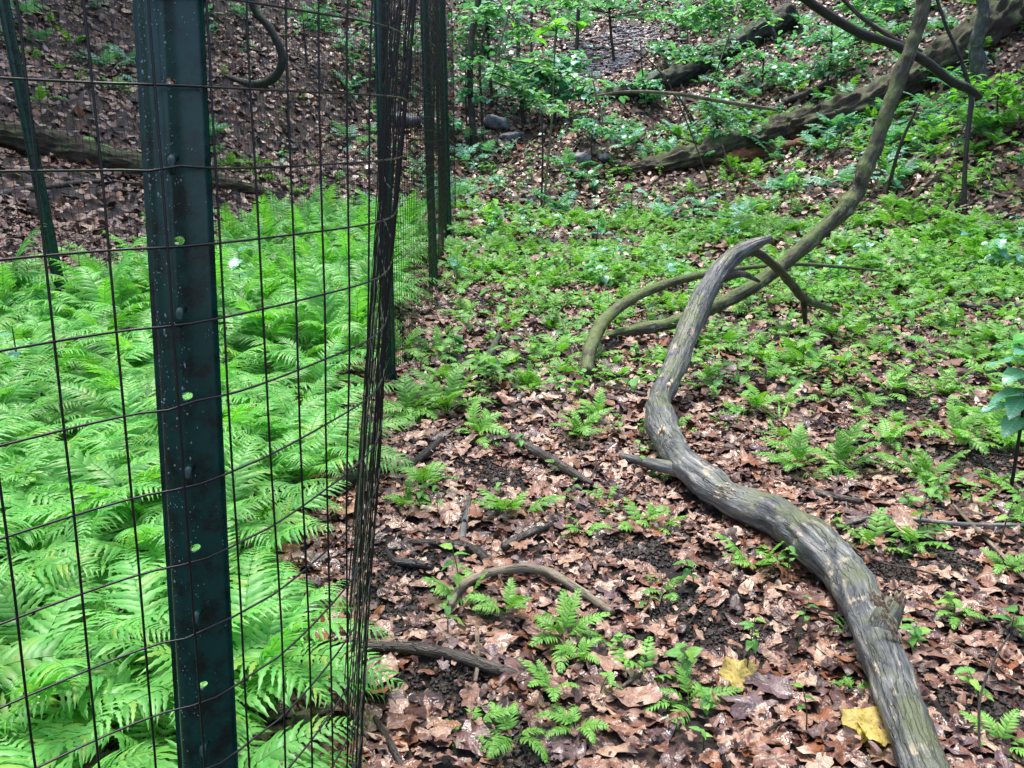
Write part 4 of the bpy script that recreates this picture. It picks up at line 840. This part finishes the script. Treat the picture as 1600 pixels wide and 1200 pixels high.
def gully_free(x, y): return np.min(np.hypot(x[:, None] - GCX[None, :, 0], (y[:, None] - GCX[None, :, 1]) * .5), axis=1) > 1.1
def clump(x, y): return np.clip(.5 + .9 * np.sin(x * 2.1 + 1.7 * np.sin(y * 1.3)) * np.sin(y * 1.9 + x) + .35 * np.sin(x * 6 + y * 4), .06, 1)
def floorw(x, y):                      # more plants on the flat valley floor
    up = np.clip((x - np.interp(y, RY, RX)) + .5, 0, 3) / 3 + np.clip((np.interp(y, LY, LX) - x), 0, 2) / 2; return np.clip(1 - .8 * up, .12, 1)
def ramp01(y, a, b): return np.clip((y - a) / (b - a), 0, 1)
covl = 'green ferny tufts and seedlings among dead leaves on the valley floor'
cover(2600, 4.6, 9.5, .55, 1.35, lambda x, y: (.08 + .8 * clump(x, y)) * (.18 + .62 * ramp01(y, 4.8, 8.5)), 'small green ferns in patches on the valley floor', M_FERN2, [0, 1, 6])
cover(3000, 4.4, 9.5, .6, 1.35, lambda x, y: (.10 + .8 * clump(x + 2, y)) * (.22 + .6 * ramp01(y, 4.5, 8.5)), 'green leafy seedlings in patches on the valley floor', M_SEED, [2, 3, 4, 5])
cover(700, 4.6, 9.5, 1.3, 2.1, lambda x, y: .25 + .6 * clump(x - 3, y + 2), 'larger broad leafed seedlings standing above the low green cover', M_SEED, [2, 3, 4])
cover(350, 8, 14, 1.6, 2.6, lambda x, y: (.25 + .6 * clump(x - 3, y + 2)) * floorw(x, y), 'bluish broad leafed plants farther back on the valley floor', M_TEAL, [2, 3, 4])
cover(3400, 9.2, 14.5, .8, 1.7, lambda x, y: (.12 + .8 * clump(x, y)) * floorw(x, y) * .75, 'light green low plants farther back on the valley floor', M_FERN2, [0, 1, 6, 5])
cover(3400, 9.2, 18, .9, 2.0, lambda x, y: (.12 + .8 * clump(x + 5, y)) * floorw(x, y) * .75, 'leafy seedlings beyond the branches up to the big log', M_SEED, [2, 3, 4])
cover(3600, 14, 30, 1.2, 3.6, lambda x, y: clump(x * .7, y * .6) * .5 * (1 + (x > 1)), 'dark green undergrowth dotted over the ravine banks', M_TEAL, [0, 2, 3, 4, 1])
cover(1500, 9, 20, 1.4, 2.6, lambda x, y: (x > 3) * .8 * clump(x, y), 'ferny undergrowth on the right bank', M_FERN2, [0, 1, 6])
# scattered small twigs, too many to count
a = Acc()
for i in range(1500):
    y_ = math.sqrt(random.uniform(1.5 ** 2, 22 ** 2)); x_ = random.uniform(-.66, .66) * y_ + .2; l = random.uniform(.05, .28) * (1 + y_ * .08); an = random.uniform(0, 3.14); p = []
    bend = random.gauss(0, .15)
    for f in (-.5, 0, .5):
        xx = x_ + math.cos(an) * l * f - math.sin(an) * bend * l * (1 - 4 * f * f) * .5; yy = y_ + math.sin(an) * l * f + math.cos(an) * bend * l * (1 - 4 * f * f) * .5; p.append((xx, yy, H(xx, yy) + .03 + .03 * f * random.random()))
    a.add(*tube(p, np.array([1, .8, .4]) * random.uniform(.0012, .0045) * (1 + y_ * .05), 4))
tag(a.obj('twig_debris', M_BARK), 'thin broken twigs scattered through the dead leaves', 'twigs', kind='stuff')
# countable small plants between the named ones
x, y = plan_points(900, 1.7, 5.6, .60); k = side_ok(x, y) & (mudmask(x, y) < .5); x, y = x[k], y[k]; cl = clump(x * 1.4, y * 1.4); k = rng.random(len(x)) < cl * np.clip((y - 1.1) / 3.4, .10, 1) * np.where(x < .2, .8, 1); x, y = x[k][:290], y[k][:290]
for a_, b_ in zip(x, y):
    c = random.choice([0, 1, 2, 3, 4, 5, 6, 2, 4]); o = bpy.data.objects.new('seedling', covm[c]); C.objects.link(o); o.location = (a_, b_, H(a_, b_) - .008); o.rotation_euler = (random.gauss(0, .1), random.gauss(0, .1), random.uniform(0, 6.28)); s_ = random.uniform(.45, .95); o.scale = (s_,) * 3
    tag(o, 'small green seedling growing out of the dead leaves', 'seedling', 'small seedlings among the dead leaves')
# left bank ferns and seedlings
for (x_, y_, lab) in [(118, 75, 'small fern patch high on the left bank'), (365, 262, 'fern sprig right of the nearest post below the vine'), (398, 262, 'seedling beside the left bank log tip'), (125, 240, 'seedling sprouting on the mossy left log'), (60, 165, 'fern on the left bank above the log')]:
    small_fern(G(x_, y_), .45, 7, lab)

# ------------------------------------------------------------------ single notable leaves
def leaf_at(px, py, size, mesh, lab, nm='yellow_leaf', rot=(.1, .1, 0), lift=.04):
    g = G(px, py, lift); o = bpy.data.objects.new(nm, mesh); C.objects.link(o); o.location = g; o.rotation_euler = rot; o.scale = (size,) * 3; tag(o, lab, 'leaf')
leaf_at(1345, 1128, .066, LYM[0], 'big yellow leaf lying beside the base of the big branch', rot=(.3, 0, .4), lift=.05)
leaf_at(1372, 1150, .05, LYM[1], 'second yellow leaf touching the big yellow one', rot=(.2, -.1, 2.2), lift=.05)
leaf_at(1150, 1055, .072, LYM[2], 'spotted yellow green leaf under the thin seedlings', rot=(.5, .1, .5), lift=.05)
leaf_at(830, 651, .035, LYM[0], 'small bright yellow leaf scrap right of the fern clump', lift=.02)
leaf_at(842, 687, .03, LYM[1], 'pale yellow leaf scrap beside the long brown stick', lift=.02)
leaf_at(1260, 722, .085, fmesh('leaf', litter_tpl(407, 20, 2, 0, 0, .4, .3), M_RED), 'long orange brown leaf behind the big branch', nm='orange_leaf', lift=.03)

# ------------------------------------------------------------------ tall trees added on the banks, out of view, so their crowns shade the slopes
def crown_mesh(seed, n=3200):
    r_ = np.random.default_rng(seed); a = Acc(); cl = r_.normal(0, 1, (46, 3)); cl /= np.linalg.norm(cl, axis=1)[:, None]; cl *= (r_.random(46) ** .4)[:, None] * np.array([4.6, 4.6, 2.6])
    c = cl[r_.integers(0, 46, n)] + r_.normal(0, .62, (n, 3)); t = ovate(2, .36, .3, .2)
    a.add(*scatter_many(t, rots(r_.uniform(0, 6.28, n), r_.normal(0, .5, n), r_.normal(0, .5, n)), r_.uniform(.28, .5, n), c))
    V, T, U = a.get(); return mesh_from('crown', V, T, M_TEAL, U)
CRN = [crown_mesh(1), crown_mesh(2), crown_mesh(3)]
for k, (x_, y_, h_, lx, ly, lab) in enumerate([(-12.5, 10.5, 11.5, 1.6, .5, 'unseen tall tree added for shade on the left bank nearest the fern bed'), (-12.5, 17, 12, 4, 0, 'unseen tall tree added for shade on the left bank behind the nearest one'), (-15, 23, 14, 4.5, 0, 'unseen tall tree added for shade high on the left bank'), (-17, 14, 13, 3, 0, 'unseen tall tree added for shade far up the left bank'),
        (11.5, 12.5, 11, -2.4, .5, 'unseen tall tree added for shade on the right bank nearest the valley'), (14.5, 18.5, 13, -4, 0, 'unseen tall tree added for shade on the right bank behind the nearest one'), (18, 25, 15, -5, 0, 'unseen tall tree added for shade high on the right bank'),
        (-9, 37, 19, 0, -2, 'unseen tall tree added for shade left of the head of the gully'), (12, 37, 20, 0, -2, 'unseen tall tree added for shade right of the head of the gully'), (-13, 31, 17, 3, -2, 'unseen tall tree added for shade at the top of the left bank'), (17, 34, 19, -3, -2, 'unseen tall tree added for shade at the top of the right bank')]):
    z_ = H(x_, y_); r0 = empty('added_shade_tree', (x_, y_, z_), lab, 'tree')
    q = cr([(0, 0, -.5, .26), (lx * .1, ly * .1, h_ * .3, .2), (lx * .4, ly * .4, h_ * .7, .14), (lx, ly, h_ - z_ * .0 + 1, .05)], 40)
    V, T, U = tube(q[:, :3], q[:, 3], 12, .1, 2); link('trunk', mesh_from('trunk', V, T, M_TRUNK, U), r0)
    o = link('crown', CRN[k % 3], r0); o.location = (lx, ly, h_); o['kind'] = 'stuff'
